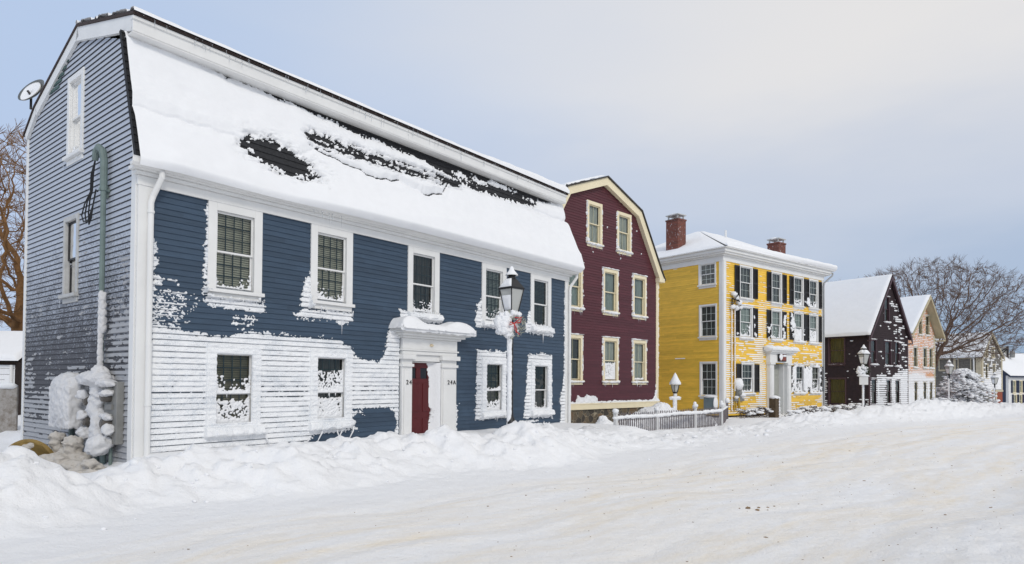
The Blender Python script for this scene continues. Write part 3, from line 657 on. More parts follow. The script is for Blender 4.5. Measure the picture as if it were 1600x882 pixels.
    crust('cornice_snow', H.F, (5.44, 8.02, 2.70, 2.95), (.02, .014), lambda U, V: np.minimum(np.minimum(U-5.47, 8.0-U), V-2.80+.03*fbm(U*6, V*3, 85, 3)), lambda U, V, m: .02+.03*vn(U*8, V*8, 86), SOFT, H.root, base=lambda U, V: .425+0*U)
    # the rime on the wall
    main = [(.20, 2.6), (.52, 2.56), (.93, 2.52), (1.34, 2.46), (1.67, 2.5), (2.09, 2.58), (2.7, 2.56), (3.13, 2.52), (3.59, 2.55), (4.08, 2.52), (4.36, 2.41), (4.53, 2.19), (4.87, 2.1), (5.18, 2.07), (5.36, 2.35), (5.42, 2.76), (5.6, 3.0), (6.11, 3.0), (6.15, -.1), (5.60, -.1), (5.58, .23), (5.72, .67), (5.60, .98), (5.06, 1.02), (4.45, 1.02), (4.50, .70), (4.3, .56), (3.47, .50), (3.31, .36), (2.18, .27), (.97, .1), (.2, .1)]
    polys = [main, [(.2, 4.1), (.33, 3.92), (.29, 3.74), (.39, 3.64), (.27, 3.46), (.5, 3.34), (.3, 3.2), (.3, 2.5), (.2, 2.5)],
             [(2.92, 2.97), (3.2, 3.12), (4.44, 3.14), (4.43, 2.94), (4.12, 2.80), (3.9, 2.94), (3.13, 2.88)],
             [(3.36, 3.95), (3.21, 3.67), (3.12, 3.40), (3.10, 3.1), (3.36, 3.1)],
             [(8.74, 3.9), (8.55, 3.7), (8.46, 3.3), (8.50, 3.1), (9.75, 3.12), (9.78, 3.3), (8.74, 3.3)],
             [(8.54, 2.5), (9.83, 2.5), (9.80, .62), (8.50, .60)], [(10.86, 2.45), (11.5, 2.5), (12.1, 2.48), (12.14, .52), (10.62, .56), (10.75, 1.3)],
             [(12.84, 4.9), (12.78, 4.2), (12.78, 2.6), (12.72, 1.5), (12.55, 1.1), (12.60, .5), (12.40, .0), (12.9, 0), (12.9, 4.9)],
             [(1.15, 4.8), (1.22, 4.8), (1.2, 3.3), (1.14, 3.2), (1.15, 3.0), (1.10, 3.1)], [(1.12, 3.16), (2.32, 3.16), (2.34, 3.0), (2.25, 2.92), (1.2, 2.98)],
             [(5.78, 3.34), (7.18, 3.34), (7.22, 3.10), (5.80, 3.08)], [(10.72, 3.36), (12.10, 3.36), (12.14, 3.06), (10.70, 3.10)],
             [(10.86, 3.75), (11.0, 3.8), (11.0, 3.2), (10.76, 3.2)], [(7.64, 1.6), (7.70, 1.2), (7.80, .9), (7.74, 0), (7.6, 0)]]
    dashes = []
    for z, a, b in ((3.14, .2, 1.08), (3.04, .2, 1.08), (2.94, .2, 1.02), (2.83, .2, .95), (2.73, .2, .9), (2.63, .2, .86), (3.36, .2, .68), (2.82, 1.7, 2.2), (2.72, 1.65, 2.1), (2.62, 1.75, 2.12), (.95, 4.4, 4.75), (.60, 3.9, 4.6), (1.02, 7.6, 7.85), (.72, 7.6, 7.84), (.46, 10.6, 11.4), (.36, 11.0, 12.0)):
        dashes.append((a, b, z-.045, z+.03))
    windows = [(g[0]-.2, g[1]+.2, g[2]-.06, g[3]+.2) for g in ups+lows]; sills = [(g[0]-.24, g[1]+.24, g[2]-.22, g[2]-.055) for g in ups+lows]
    glass = [(g[0]-.012, g[1]+.012, g[2]-.0, g[3]+.012) for g in ups+lows]
    surround = (5.80, 7.66, -.2, 2.66)
    pz = lambda V: ((V+.1)/.1016) % 1
    def base(U, V):
        b = .014*(1-pz(V))+.002
        for w in windows: b = np.where(sdf_rect(U, V, w) > 0, .042, b)
        for w in sills: b = np.where(sdf_rect(U, V, w) > 0, .10, b)
        b = np.where(sdf_rect(U, V, surround) > 0, .10, b)
        return b
    def mask(U, V):
        m = np.full(U.shape, -1.0)
        for p in polys: m = np.maximum(m, sdf_poly(U, V, p))
        m = m+.05*fbm(U*5, V*16, 90, 4, .6)+.02*(vn(U*26, V*40, 92)-.5)-.01
        rowid = np.floor((V+.1)/.1016)
        for d in dashes: m = np.maximum(m, sdf_rect(U, V, d)+.02*(vn(U*22, V*30, 94)-.6)-.03*sm(d[1]-.5, d[1], U)*vn(U*9, V*5, 95))
        gap = (pz(V) > .872)
        low = sm(1.4, .6, V); g = fbm(U*1.1, rowid*3.3, 96, 3)+.35*low+.25*sm(.5, .0, np.abs(V-2.4))-.05+.30*sm(3, .2, U)*sm(1.9, 2.4, V)
        inwin = np.zeros(U.shape, bool)
        for w in windows+sills: inwin |= sdf_rect(U, V, w) > -.015
        inwin |= sdf_rect(U, V, surround) > -.05
        g = g+.30*(vn(U*7, rowid*2.1, 104)-.5)+.22*(vn(U*28, rowid*1.3, 105)-.5)-.06
        m = np.where(gap & ~inwin, np.minimum(m, -.06*g), m)
        m = np.where(~inwin & (V > 2.1) & (V < 3.4) & (U < 4.6), m-.03*(pz(V) > .55), m)
        m = dith(m, U, V, .10, 46, 120, .60)
        for w in glass: m = np.where(sdf_rect(U, V, w) > 0, -.05, m)
        for w in windows[:5]: m = np.where((sdf_rect(U, V, w) > 0) & (V > 3.42), -.05, m)       # upper casings show as paint
        m = np.where((sdf_rect(U, V, (5.76, 7.7, -.2, 2.9)) > 0), -.05, m)
        return m
    def thick(U, V, m):
        row = np.where(V > 2.0, .8, .68)+.25*sm(.85, .25, pz(V))
        t = (.010+.022*sm(0, .1, m))*row*(.6+.8*vn(U*11, V*26, 98))
        for w in sills[:]:
            cu = sm(w[0]-.12, w[0]+.05, U)*sm(w[1]+.12, w[1]-.05, U)
            big = .05 if w[2] > 2 else .075
            t = t+big*cu*np.exp(-((V-w[2]-.05)/.085)**2)*(.5+.9*vn(U*14, V*9, 99))
        t = t+.05*np.exp(-((V-2.44)/.05)**2)*sm(.05, .0, np.abs(U-11.45)-.55)
        t = t+.014*np.abs(fbm(U*30, V*45, 101, 2))+.01*fbm(U*3, V*3, 102, 2)
        return np.minimum(t, .006+m*.9+.01*vn(U*50, V*50, 103))
    crust('wall_frost', H.F, (.2, 12.9, .0, 4.92), (.013, .0127), mask, thick, WRIME, H.root, base=base, smooth=False)
    # fringe of small icicles under the sills
    ic = MB(H.Fb)
    for g in ups: rand_icicles(ic, g[0]-.2, g[1]+.24, g[2]-.2, .08, 13, .17, g[0], .010)
    for g in lows[:]: rand_icicles(ic, g[0]-.2, g[1]+.24, g[2]-.18, .10, 10, .16, g[0]+3, .010)
    rand_icicles(ic, 11.46, 11.54, 3.12, .08, 2, .42, 6, .014); rand_icicles(ic, 4.05, 4.2, 3.0, .08, 4, .38, 8, .010); rand_icicles(ic, 6.2, 7.1, 3.12, .09, 10, .2, 18, .009)
    for g in ups[:4]: rand_icicles(ic, g[0], g[1], 3.985, -.01, 3, .07, g[1], .007)
    rand_icicles(ic, 3.6, 4.1, 1.38, -.01, 4, .16, 77, .012); rand_icicles(ic, 1.5, 2.0, 1.38, -.01, 3, .12, 78, .01)
    # hooked drips below the low windows
    for x, s in ((2.30, -1), (3.6, 1), (3.95, -1), (4.1, 1), (4.4, 1)): ic.tube([(x, .12, .66), (x-.02*s, .12, .55), (x-.08*s, .11, .44), (x-.13*s, .10, .34)], [.018, .016, .012, .003], 6)
    ic.build('icicles', RIME, H.root, smooth=True)
    # rime clumps on the lower end wall
    pzz = pz
    def gm(U, V):
        c = .12*sm(1.6, .5, U)*sm(4.5, 2.2, V)+.19*sm(2.4, .6, V)-.10+.02*sm(5, 4, V)
        return c*1.0+.16*fbm(U*1.7, V*6, 111, 4)+.10*fbm(U*9, V*18, 112, 3)-.09*(pzz(V) > .62)-.2*sm(4.8, 5.2, V)
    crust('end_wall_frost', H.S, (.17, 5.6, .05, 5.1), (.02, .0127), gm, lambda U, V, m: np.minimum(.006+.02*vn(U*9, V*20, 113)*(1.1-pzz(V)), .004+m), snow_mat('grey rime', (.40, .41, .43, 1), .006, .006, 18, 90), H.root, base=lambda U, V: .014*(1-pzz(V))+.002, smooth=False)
    # drift against the right downspout
    return H
BH = blue_house()

# ---------------------------------------------------------------- rows of blown snow caught on clapboard laps
def row_frost(H, name, T, rng, pitch, z00, thr, seed, step, base0=.002, lip=.014, excl=(), solid=None, flen=1.3, tmax=.018, mat=None, keep=.62):
    """thr(U, V): 0 nothing .. 1 fully covered"""
    ph = lambda V: ((V-z00)/pitch) % 1
    def mask(U, V):
        row = np.floor((V-z00)/pitch); n = vn(U*flen+row*7.7, row*3.1+V*0, seed)*.65+.35*vn(U*flen*4, row*5.3+V*0, seed+1)
        c = thr(U, V); m = (c-n)*.5+.04*(vn(U*14, V*14, seed+2)-.5)
        m = np.where(ph(V) > keep+(.88-keep)*sm(.75, 1.0, c), -.05, m)
        if solid is not None: m = np.maximum(m, solid(U, V)+.05*fbm(U*5, V*7, seed+4, 3))
        m = dith(m, U, V, .05, .6/step[0], seed+8, .6)
        for r in excl: m = np.where(sdf_rect(U, V, r) > 0, -.05, m)
        return m
    return crust(name, T, rng, step, mask, lambda U, V, m: np.minimum(tmax*(.5+vn(U*8, V*8, seed+6)), .004+m), mat or RIME, H.root, base=lambda U, V: lip*(1-ph(V))+base0, smooth=False)
def sill_snow(H, face, w, g, cas, h, seed, proud=.08, top=False):
    T, Tb = H.map[face]; mb = MB(Tb); R = random.Random(seed); n = 7
    for i in range(n):
        x = g[0]-cas+(g[1]-g[0]+2*cas)*(i+.5)/n; k = R.uniform(.6, 1.3)
        mb.lump((x, proud*.6, g[2]-.10-.01), ((g[1]-g[0]+2*cas)/n*.95, proud*1.0, h*k), seed*7+i, .25, 2)
    if top:
        for i in range(n):
            x = g[0]-cas+(g[1]-g[0]+2*cas)*(i+.5)/n
            mb.lump((x, .03, g[3]+cas+.01), ((g[1]-g[0]+2*cas)/n*.95, .06, h*.45*R.uniform(.4, 1.6)), seed*9+i, .25, 2)
    mb.build('sill_snow', SNOW, w, smooth=True)

# ---------------------------------------------------------------- maroon gambrel house
def maroon_house():
    ang = 44.7; a = radians(ang); sh = -.6
    C = (1.23+sin(a)*sh, 22.8+cos(a)*sh); W = 7.80; D = 9.0; c = -sh          # s measured from the old origin; +c
    H = House('maroon_house', C, ang, W, D, 'maroon clapboard house with cream trim, gambrel gable to the street and fieldstone foundation')
    MAR = paint('maroon clapboard', (.084, .019, .027, 1), .5, .14, 2, .0006, stretch=(1, 1, 6), boards=(.1016, .8))
    g2 = [(x+c, x+c+w, z0, z1) for x, w, z0, z1 in ((2.38, .62, 7.02, 8.38), (4.32, .66, 7.02, 8.33))]
    g1 = [(x+c, x+c+.68, 4.48, 5.92) for x in (1.12, 3.39, 5.42)]
    g0 = [(x+c, x+c+.70, 1.76, 3.22) for x in (1.12, 3.40, 5.42)]
    L_ = [(0, 6.1), (.15, 6.35), (1.62, 8.5), (3.88, 9.3), (6.1, 8.5), (7.72, 6.2), (7.8, 6.1)]
    zs = [-1, 6.0, 8.50, 9.30]; lo = lambda z: float(np.interp(z, zs, [0, .05, 1.62, 3.88])); hi = lambda z: float(np.interp(z, zs, [7.8, 7.76, 6.10, 3.88]))
    ops = [opening(g) for g in g2+g1+g0]
    siding(H, 'wall', H.F, (lo, hi), .80, 9.28, .1016, ops, MAR)
    mb = MB(H.L); mb.quad((0, 0, .8), (0, D, .8), (0, D, 6.1), (0, 0, 6.1)); mb.quad((W, 0, .8), (W, D, .8), (W, D, 6.1), (W, 0, 6.1)); mb.add([(x, D, z) for x, z in [(0, .8), (W, .8)]+L_[::-1]], [tuple(range(9))]); mb.build('rear_wall', MAR, H.root)
    # fieldstone foundation
    m, t, b = new_mat('fieldstone'); tc = N(t, 'ShaderNodeTexCoord')
    vo = N(t, 'ShaderNodeTexVoronoi'); vo.inputs['Scale'].default_value = 4.2; vo.inputs['Randomness'].default_value = .95; L(t, tc.outputs['Object'], vo.inputs['Vector'])
    ve = N(t, 'ShaderNodeTexVoronoi', feature='DISTANCE_TO_EDGE'); ve.inputs['Scale'].default_value = 4.2; ve.inputs['Randomness'].default_value = .95; L(t, tc.outputs['Object'], ve.inputs['Vector'])
    sp = N(t, 'ShaderNodeSeparateColor'); L(t, vo.outputs['Color'], sp.inputs[0])
    stc = ramp(t, [(0, (.07, .055, .04, 1)), (.3, (.20, .15, .09, 1)), (.55, (.14, .12, .09, 1)), (.75, (.26, .16, .08, 1)), (1, (.05, .045, .04, 1))], sp.outputs[0], 'CONSTANT')
    e = ramp(t, [(.015, 0), (.05, 1)], ve.outputs['Distance'], 'LINEAR'); L(t, mixc(t, e, (.30, .26, .19, 1), mixc(t, add_noise(t, 20), (.03, .03, .03, 1), stc)), b.inputs['Base Color']); b.inputs['Roughness'].default_value = .85
    add_bump(t, b, [(e, .03)])
    mb = MB(H.Fb); mb.box(0.02, W-.02, -9, -.02, -.6, .62); mb.build('foundation', m, H.root)
    mb = MB(H.Fb); mb.box(-.03, W+.03, -.01, .06, .60, .80); mb.box(-.03, W+.03, -.01, .08, .79, .83); mb.build('water_table', CREAM, H.root, bevel=.006)
    corner(H, [('f', -.01, .17, .83, 6.2), ('f', W-.17, W+.01, .83, 6.2)], CREAM)
    # rakes and roof
    mb = MB(H.Fb); R_ = [(-.18, 6.10), (1.50, 8.72), (3.88, 9.60), (6.24, 8.72), (7.98, 6.10)]
    def board(p, q, w, y0, y1):
        (a, b), (c2, d) = p, q; l = math.hypot(c2-a, d-b); nx, nz = (d-b)/l, -(c2-a)/l
        if nz > 0: nx, nz = -nx, -nz
        P4 = [(a, b), (c2, d), (c2+nx*w, d+nz*w), (a+nx*w, b+nz*w)]
        mb.add([(x, y0, z) for x, z in P4]+[(x, y1, z) for x, z in P4], [(0, 1, 2, 3), (7, 6, 5, 4)]+[(i, (i+1) % 4, (i+1) % 4+4, i+4) for i in range(4)])
    for i, (w, y0) in enumerate(((.26, .10), (.27, .103), (.272, .10), (.262, .103))): board(R_[i], R_[i+1], w, y0-.12, y0+.08)
    mb.box(7.60, 8.02, -.1, .22, 5.95, 6.12); mb.box(-.22, .2, -.1, .22, 5.95, 6.12)
    mb.add([(7.74, .19, 6.12), (8.0, .19, 6.12), (7.5, .19, 6.75), (7.74, -.1, 6.12), (8.0, -.1, 6.12), (7.5, -.1, 6.75)], [(0, 1, 2), (5, 4, 3), (0, 3, 4, 1), (1, 4, 5, 2), (2, 5, 3, 0)])
    mb.build('rake_boards', CREAM, H.root, bevel=.005)
    slab(H, 'roof', [(-.24, 6.08), (1.46, 8.77), (3.88, 9.665), (6.28, 8.77), (8.06, 6.08)], -.24, D+.2, .055, paint('grey roof shingles', (.06, .055, .05, 1), .85, .3, 8, .003))
    for nm, O, V, ln in (('roof_snow', (-.20, 0, 6.16), (1.68, 0, 2.66), 3.12), ('roof_snow', (1.50, 0, 8.80), (2.38, 0, .88), 2.45), ('roof_snow', (6.26, 0, 8.80), (-2.38, 0, .88), 2.45), ('roof_snow', (7.98, 0, 6.16), (-1.70, 0, 2.66), 3.12)):
        left = V[0] > 0; TT = plane_T(H, O, (0, -1, 0) if left else (0, 1, 0), V)
        u0, u1 = (-(D+.1), .14) if left else (-.14, D+.1)
        crust(nm, TT, (u0, u1, 0, ln), (.06, .05), lambda U, V_, a_=u0, b_=u1, l_=ln: np.minimum(np.minimum(U-a_, b_-U), np.minimum(V_, l_-V_))+.03*fbm(U*3, V_*3, 121, 3)+.005, lambda U, V_, m: np.minimum(.07+.02*fbm(U, V_, 122, 3), .01+m*.6), SOFT, H.root)
    ws = []
    for i, (gs, mid, bl) in enumerate(((g2, .68, LACE), (g1, .70, CURTAIN), (g0, .72, LACE))):
        for j, g in enumerate(gs):
            w = window(H, 'f', g, g[2]+mid, cas=.17, cm=CREAM, munt=(2, 1) if i != 1 else (1, 1), mm=CREAM, blind='curtain', bmat=(DARKCURT if (i == 2 and j == 0) else bl), depth=.4, munt_low=True)
            sill_snow(H, 'f', w, g, .18, .05, 200+i*5+j, top=(i > 0)); ws.append((w, g))
    # lower half shades and plastered pane
    w, g = ws[6]; pane_frost(H, 'f', w, g, g[2], g[2]+.72, .75, 33, step=.02); w, g = ws[7]; pane_frost(H, 'f', w, g, g[2], g[2]+.12, .4, 34, step=.02)
    ic = MB(H.Fb)
    for w, g in ws: rand_icicles(ic, g[0]-.15, g[1]+.18, g[2]-.18, .07, 9, .2, g[0]+g[2], .009)
    ic.build('icicles', ICE, H.root)
    ex = [opening(g, .0) for _, g in ws]
    allc = [(g[0]-.17, g[1]+.17, g[2]-.2, g[3]+.17) for _, g in ws]
    def m_(U, V):
        m = np.full(U.shape, -1.0)
        for r in ((4.45+c-2.0-.6, 4.45+c-1.2-.3, .84, 1.10), (7.40, 7.86, .84, 1.75), (2.2, 3.5, .82, 1.18)): m = np.maximum(m, sdf_rect(U, V, r))
        for r in allc:
            m = np.maximum(m, np.minimum(sdf_rect(U, V, (r[1]-.03, r[1]+.035, r[2]+.1, r[3])), .02)); m = np.maximum(m, sdf_rect(U, V, (r[0]-.03, r[0]+.04, r[2]+.05, r[3]))-.005)
            m = np.maximum(m, sdf_rect(U, V, (r[0]-.04, r[0]+.12, r[2]+.05, r[2]+.28)))
        m = np.maximum(m, np.where(V < 5.9, .03-np.abs(U-7.83), -1))
        m = np.maximum(m, np.where(V < 1.05, .06-np.abs(V-.85), -1))
        for (x, z) in ((2.05+c, 4.9), (4.4+c, 6.62), (5.9+c, 7.0), (3.5+c, 7.72), (5.55+c, 7.9), (2.6+c, 6.62)): m = np.maximum(m, .045-np.sqrt((U-x)**2+(V-z)**2))
        m = m-.22*vn(U*6, V*0, 137)*sm(.90, 1.15, V)*(V < 1.9)-.15*sm(1.0, 1.7, V)*(V < 1.9)*(U > 7.2)*sm(7.75, 7.4, U)
        return dith(m+.055*fbm(U*9, V*11, 131, 4)-.012, U, V, .05, 30, 138, .6)
    crust('wall_frost', H.F, (.5, 7.9, .8, 8.9), (.025, .02), lambda U, V: np.where(np.any([sdf_rect(U, V, e) > 0 for e in ex], axis=0), -.05, m_(U, V)), lambda U, V, m: np.minimum(.012+.04*vn(U*9, V*9, 133), .01+m), RIME, H.root,
          base=lambda U, V: np.where(np.any([sdf_rect(U, V, r) > 0 for r in allc], axis=0), .045, .012), smooth=False)
maroon_house()

# ---------------------------------------------------------------- yellow hipped house
BRICK, t, b = new_mat('red chimney brick')
tc = N(t, 'ShaderNodeTexCoord'); br = N(t, 'ShaderNodeTexBrick'); mpn = N(t, 'ShaderNodeMapping'); mpn.inputs['Rotation'].default_value = (pi/2, 0, 0); L(t, tc.outputs['Object'], mpn.inputs[0]); L(t, mpn.outputs[0], br.inputs['Vector'])
br.inputs['Scale'].default_value = 1; br.inputs['Brick Width'].default_value = .21; br.inputs['Row Height'].default_value = .075; br.inputs['Mortar Size'].default_value = .008
br.inputs['Color1'].default_value = (.13, .035, .022, 1); br.inputs['Color2'].default_value = (.20, .055, .035, 1); br.inputs['Mortar'].default_value = (.12, .09, .08, 1)
_n = add_noise(t, 5, 8, .7, stretch=(2.5, 2.5, 1)); _f = ramp(t, [(.60, 0), (.66, 1)], _n, 'LINEAR'); L(t, mixc(t, _f, br.outputs[0], (.72, .73, .75, 1)), b.inputs['Base Color']); b.inputs['Roughness'].default_value = .85
def chimney(H, x0, x1, y0, y1, z0, z1, seed):
    mb = MB(H.L); mb.box(x0, x1, y0, y1, z0, z1-.32); mb.box(x0+.001-.03, x1+.03, y0-.03, y1+.03, z1-.318, z1-.24); c = mb.build('chimney', BRICK, H.root)
    m2 = MB(H.L)
    for x in (x0+.06, x1-.12):
        for y in (y0+.06, y1-.12): m2.box(x, x+.06, y, y+.06, z1-.238, z1-.05)
    m2.box(x0-.02, x1+.02, y0-.02, y1+.02, z1-.048, z1); m2.build('chimney_cap', GREYTRIM, c)
    m3 = MB(H.L)
    for i in range(3): m3.lump((x0+(x1-x0)*(.2+.3*i), (y0+y1)/2, z1), ((x1-x0)*.28, (y1-y0)*.4, .06), seed+i, .3, 2)
    m3.build('chimney_snow', SNOW, c, smooth=True)
def shutter(H, w, s0, s1, z0, z1, label=None):
    mb = MB(H.Fb); mb.box(s0, s0+.05, .03, .065, z0, z1); mb.box(s1-.05, s1, .03, .065, z0, z1); mb.box(s0+.051, s1-.051, .02, .031, z0+.002, z1-.002)
    for a, b in ((z0, z0+.07), ((z0+z1)/2-.03, (z0+z1)/2+.03), (z1-.07, z1)): mb.box(s0+.051, s1-.051, .03, .063, a, b)
    z = z0+.08
    while z < z1-.08: mb.add([(s0+.05, .032, z), (s1-.05, .032, z), (s1-.05, .055, z-.03+.0), (s0+.05, .055, z-.03)], [(0, 1, 2, 3)]); z += .045
    return mb.build('shutter', SHUT, w)
def yellow_house():
    H = House('yellow_house', (9.8, 30.0), 52, 9.44, 8.8, 'three storey yellow clapboard house with hipped snowy roof and black shutters')
    YEL = paint('yellow clapboard', (.83, .53, .07, 1), .5, .10, 2, .0006, stretch=(1, 1, 6), boards=(.1, .1))
    P = .10
    sa = [(1.42, 2.29, z0, z1) for z0, z1 in ((5.52, 7.24), (3.88, 5.22), (1.20, 2.50))]
    cols = [[(1.42, 2.30, 5.53, 7.24), (1.42, 2.30, 3.90, 5.24), (1.56, 2.42, 1.22, 2.50)], [(4.22, 5.00, 5.60, 7.24) if False else (4.22, 5.0, 5.62, 7.22), (4.2, 4.98, 3.93, 5.26)],
            [(6.38, 7.18, 5.62, 7.22), (6.38, 7.16, 3.93, 5.28), (6.43, 7.22, 1.22, 2.50)], [(7.98, 8.76, 5.62, 7.22), (7.98, 8.74, 3.93, 5.28), (8.08, 8.92, 1.22, 2.50)]]
    # top row is shorter in the photograph
    for cI in cols: g = cI[0]; cI[0] = (g[0], g[1], 6.05 if False else 5.78, 7.18)
    fr = [g for c in cols for g in c]; sd = [(.48, 1.22, 6.36, 7.24), (.44, 1.19, 3.88, 5.24), (.42, 1.15, 1.08, 2.52)]
    door = (4.02, 5.30, -.2, 2.62)
    siding(H, 'wall', H.F, (lambda z: .18, lambda z: 9.28), .1, 7.35, P, [opening(g) for g in fr]+[door], YEL, .018)
    siding(H, 'side_wall', H.S, (lambda z: .18, lambda z: 8.8), .1, 7.35, P, [opening(g) for g in sd], YEL, .018)
    mb = MB(H.L); mb.quad((9.43, 0, -1), (9.43, 8.8, -1), (9.43, 8.8, 7.4), (9.43, 0, 7.4)); mb.quad((0, 8.79, -1), (9.43, 8.79, -1), (9.43, 8.79, 7.4), (0, 8.79, 7.4)); mb.build('rear_wall', YEL, H.root)
    WT = WHITE
    corner(H, [('f', -.01, .20, -.2, 7.35), ('f', 9.26, 9.45, -.2, 7.35), ('s', .0, .20, -.2, 7.35)], WT)
    mb = MB(H.L)
    for o, z0, z1 in ((.05, 7.32, 7.56), (.14, 7.562, 7.62), (.28, 7.622, 7.70), (.36, 7.702, 7.84)): mb.box(-o, 9.44+o, -o, 8.8+o, z0, z1)
    mb.box(-.47, 9.91, -.47, 9.27, 7.842, 7.88); mb.build('cornice', WT, H.root, bevel=.01)
    # hip roof
    a0, a1, b0, b1 = -.45, 9.89, -.45, 9.25; rz, r0, r1, ry = 10.1, 4.25, 5.2, 4.4; ez = 7.885
    V = [(a0, b0, ez), (a1, b0, ez), (a1, b1, ez), (a0, b1, ez), (r0, ry, rz), (r1, ry, rz)]
    mb = MB(H.L); mb.add(V, [(0, 1, 5, 4), (1, 2, 5), (2, 3, 4, 5), (3, 0, 4), (3, 2, 1, 0)]); mb.build('roof', paint('dark roof', (.03, .03, .033, 1), .85, .3, 8, .003), H.root)
    def hipsnow(name, A, B, C_, D_, th0, lip, seed):
        """A,B eave corners; D_,C_ ridge ends above A and B"""
        A, B, C_, D_ = map(np.array, (A, B, C_, D_)); nu, nv = 120, 60; u, v = np.meshgrid(np.linspace(0, 1, nu), np.linspace(0, 1, nv), indexing='ij')
        P = (A[None, None]*(1-u)[..., None]+B[None, None]*u[..., None])*(1-v)[..., None]+(D_[None, None]*(1-u)[..., None]+C_[None, None]*u[..., None])*v[..., None]
        nrm = np.cross(B-A, D_-A); nrm = nrm/np.linalg.norm(nrm); nrm *= np.sign(nrm[2])
        t = th0*(1+.25*fbm(u*8, v*5, seed, 3))+lip*np.exp(-(v*4.5/.5)**2)
        e = np.minimum(np.minimum(u, 1-u)*9, np.minimum(v, 1-v)*12); t = t*np.sqrt(np.clip(e, 0, 1))+.004
        out = np.array([A[0]-D_[0], A[1]-D_[1], 0.]); 
        P = P+nrm*t[..., None]; P[..., 2] -= H.z
        I, J = np.meshgrid(np.arange(nu-1), np.arange(nv-1), indexing='ij'); I, J = I.ravel(), J.ravel(); q = np.stack([I*nv+J, (I+1)*nv+J, (I+1)*nv+J+1, I*nv+J+1], 1)
        np_mesh(name, P.reshape(-1, 3), q, SOFT, H.root)
    hipsnow('roof_snow', (a0+.08, b0-.03, ez), (a1+.06, b0-.03, ez), (r1, ry, rz), (r0+.05, ry, rz), .10, .16, 141)
    hipsnow('roof_snow', (a0, b1, ez), (a0, b0+.06, ez), (r0-.1, ry-.1, rz-.05), (r0-.1, ry, rz-.05), .07, .02, 142)
    hipsnow('roof_snow', (a1, b0, ez), (a1, b1, ez), (r1, ry, rz), (r1, ry, rz), .12, .1, 143); hipsnow('roof_snow', (a1, b1, ez), (a0, b1, ez), (r0, ry, rz), (r1, ry, rz), .1, .1, 144)
    # a lip of snow over the front gutter
    crust('roof_snow', plane_T(H, (0, -.42, 7.86), (1, 0, 0), (0, .12, .6)), (-.3, 10.0, 0, .34), (.06, .02), lambda U, V: np.minimum(np.minimum(U+.3, 10-U), np.minimum(V, .34-V))+.02*fbm(U*3, V*3, 145, 2), lambda U, V, m: .02+(.05+.16*sm(2, 9, U))*np.sqrt(np.clip(m/.14, 0, 1)), SOFT, H.root)
    def side_pt(px): pass
    chimney(H, .55, 1.2, 3.0, 3.75, 8.2, 10.25, 151)
    chimney(H, 8.2, 8.95, 1.9, 2.6, 8.0, 9.9, 153)
    mb = MB(H.L); mb.lathe((5.0, 3.2, 9.3), [(.06, 0), (.06, .75), (.065, .76)], 8); mb.build('vent_pipe', WHITE, H.root)
    # windows: front with shutters
    for ci, cI in enumerate(cols):
        for k, g in enumerate(cI):
            row = ('top', 'middle', 'ground')[k if len(cI) == 3 or k < 1 else 1]
            bm = [DARKCURT, CURTAIN, DARKCURT][k]
            w = window(H, 'f', g, (g[2]+g[3])/2, cas=.12, cm=WT, munt=(3, 2), mm=WHITE, blind='curtain', bmat=bm, depth=.4)
            sill_snow(H, 'f', w, g, .14, .06 if k else .02, 300+ci*4+k, proud=.1, top=(k > 0))
            sw = .40; z0, z1 = g[2]-.03, g[3]+.05
            shutter(H, w, g[0]-.14-sw, g[0]-.135, z0, z1)
            if ci != 2: shutter(H, w, g[1]+.135, g[1]+.14+min(sw, .33 if ci == 3 else .4), z0, z1)
            else: shutter(H, w, g[1]+.135, g[1]+.26+.02, z0, z1)
            if k: pane_frost(H, 'f', w, g, g[2], (g[2]+g[3])/2-.02, [.3, .05, .75, .6][ci] if k == 1 else [.15, 0, .45, .3][ci], 310+ci*3+k, step=.025)
            elif ci > 1: pane_frost(H, 'f', w, g, g[2]+.0, g[2]+.4, .3, 330+ci, step=.025)
    for g, k in zip(sd, range(3)): window(H, 's', g, (g[2]+g[3])/2, cas=.12, cm=WT, munt=(3, 2), mm=WHITE, blind='curtain', bmat=DARKCURT, depth=.4)
    # door and porch entablature
    mb = MB(H.Fb)
    for x0, x1 in ((3.66, 4.02), (5.30, 5.66)):
        mb.box(x0, x1, -.02, .22, -.1, 2.56); mb.box(x0+.05, x1-.05, .22, .25, .1, 2.40); mb.box(x0-.04, x1+.04, -.02, .28, 2.56, 2.66)
    mb.box(3.62, 5.70, -.02, .24, 2.662, 3.10); mb.box(3.56, 5.76, -.02, .32, 3.102, 3.18); mb.box(3.44, 5.88, -.02, .44, 3.182, 3.27); mb.box(3.34, 5.98, -.02, .54, 3.272, 3.34)
    mb.box(4.022, 4.06, -.35, .02, -.1, 2.62); mb.box(5.26, 5.298, -.35, .02, -.1, 2.62); mb.box(3.7, 5.6, -.30, .45, -.3, .1)
    ds = mb.build('door_surround', WT, H.root, bevel=.01)
    DG = paint('grey green door paint', (.36, .37, .34, 1), .5, .06, 3)
    mb = MB(H.Fb); mb.box(4.06, 5.26, -.30, -.24, .1, 2.6)
    for x0, x1 in ((4.22, 4.60), (4.72, 5.10)):
        for z0, z1 in ((.3, .95), (1.05, 1.95), (2.05, 2.4)): mb.box(x0, x1, -.24, -.222, z0, z1)
    d = mb.build('door', DG, H.root, bevel=.008)
    mb = MB(H.Fb); mb.lathe((4.13, -.2, 1.15), [(.02, -.03), (.035, 0), (.02, .03)], 10); mb.build('handle', BLACKP, d)
    mb = MB(H.Fb)
    for i in range(12): mb.lump((3.42+.22*i, .28, 3.36), (.20, .27, .11+.05*math.cos(i*.9)**2), 160+i, .25, 2)
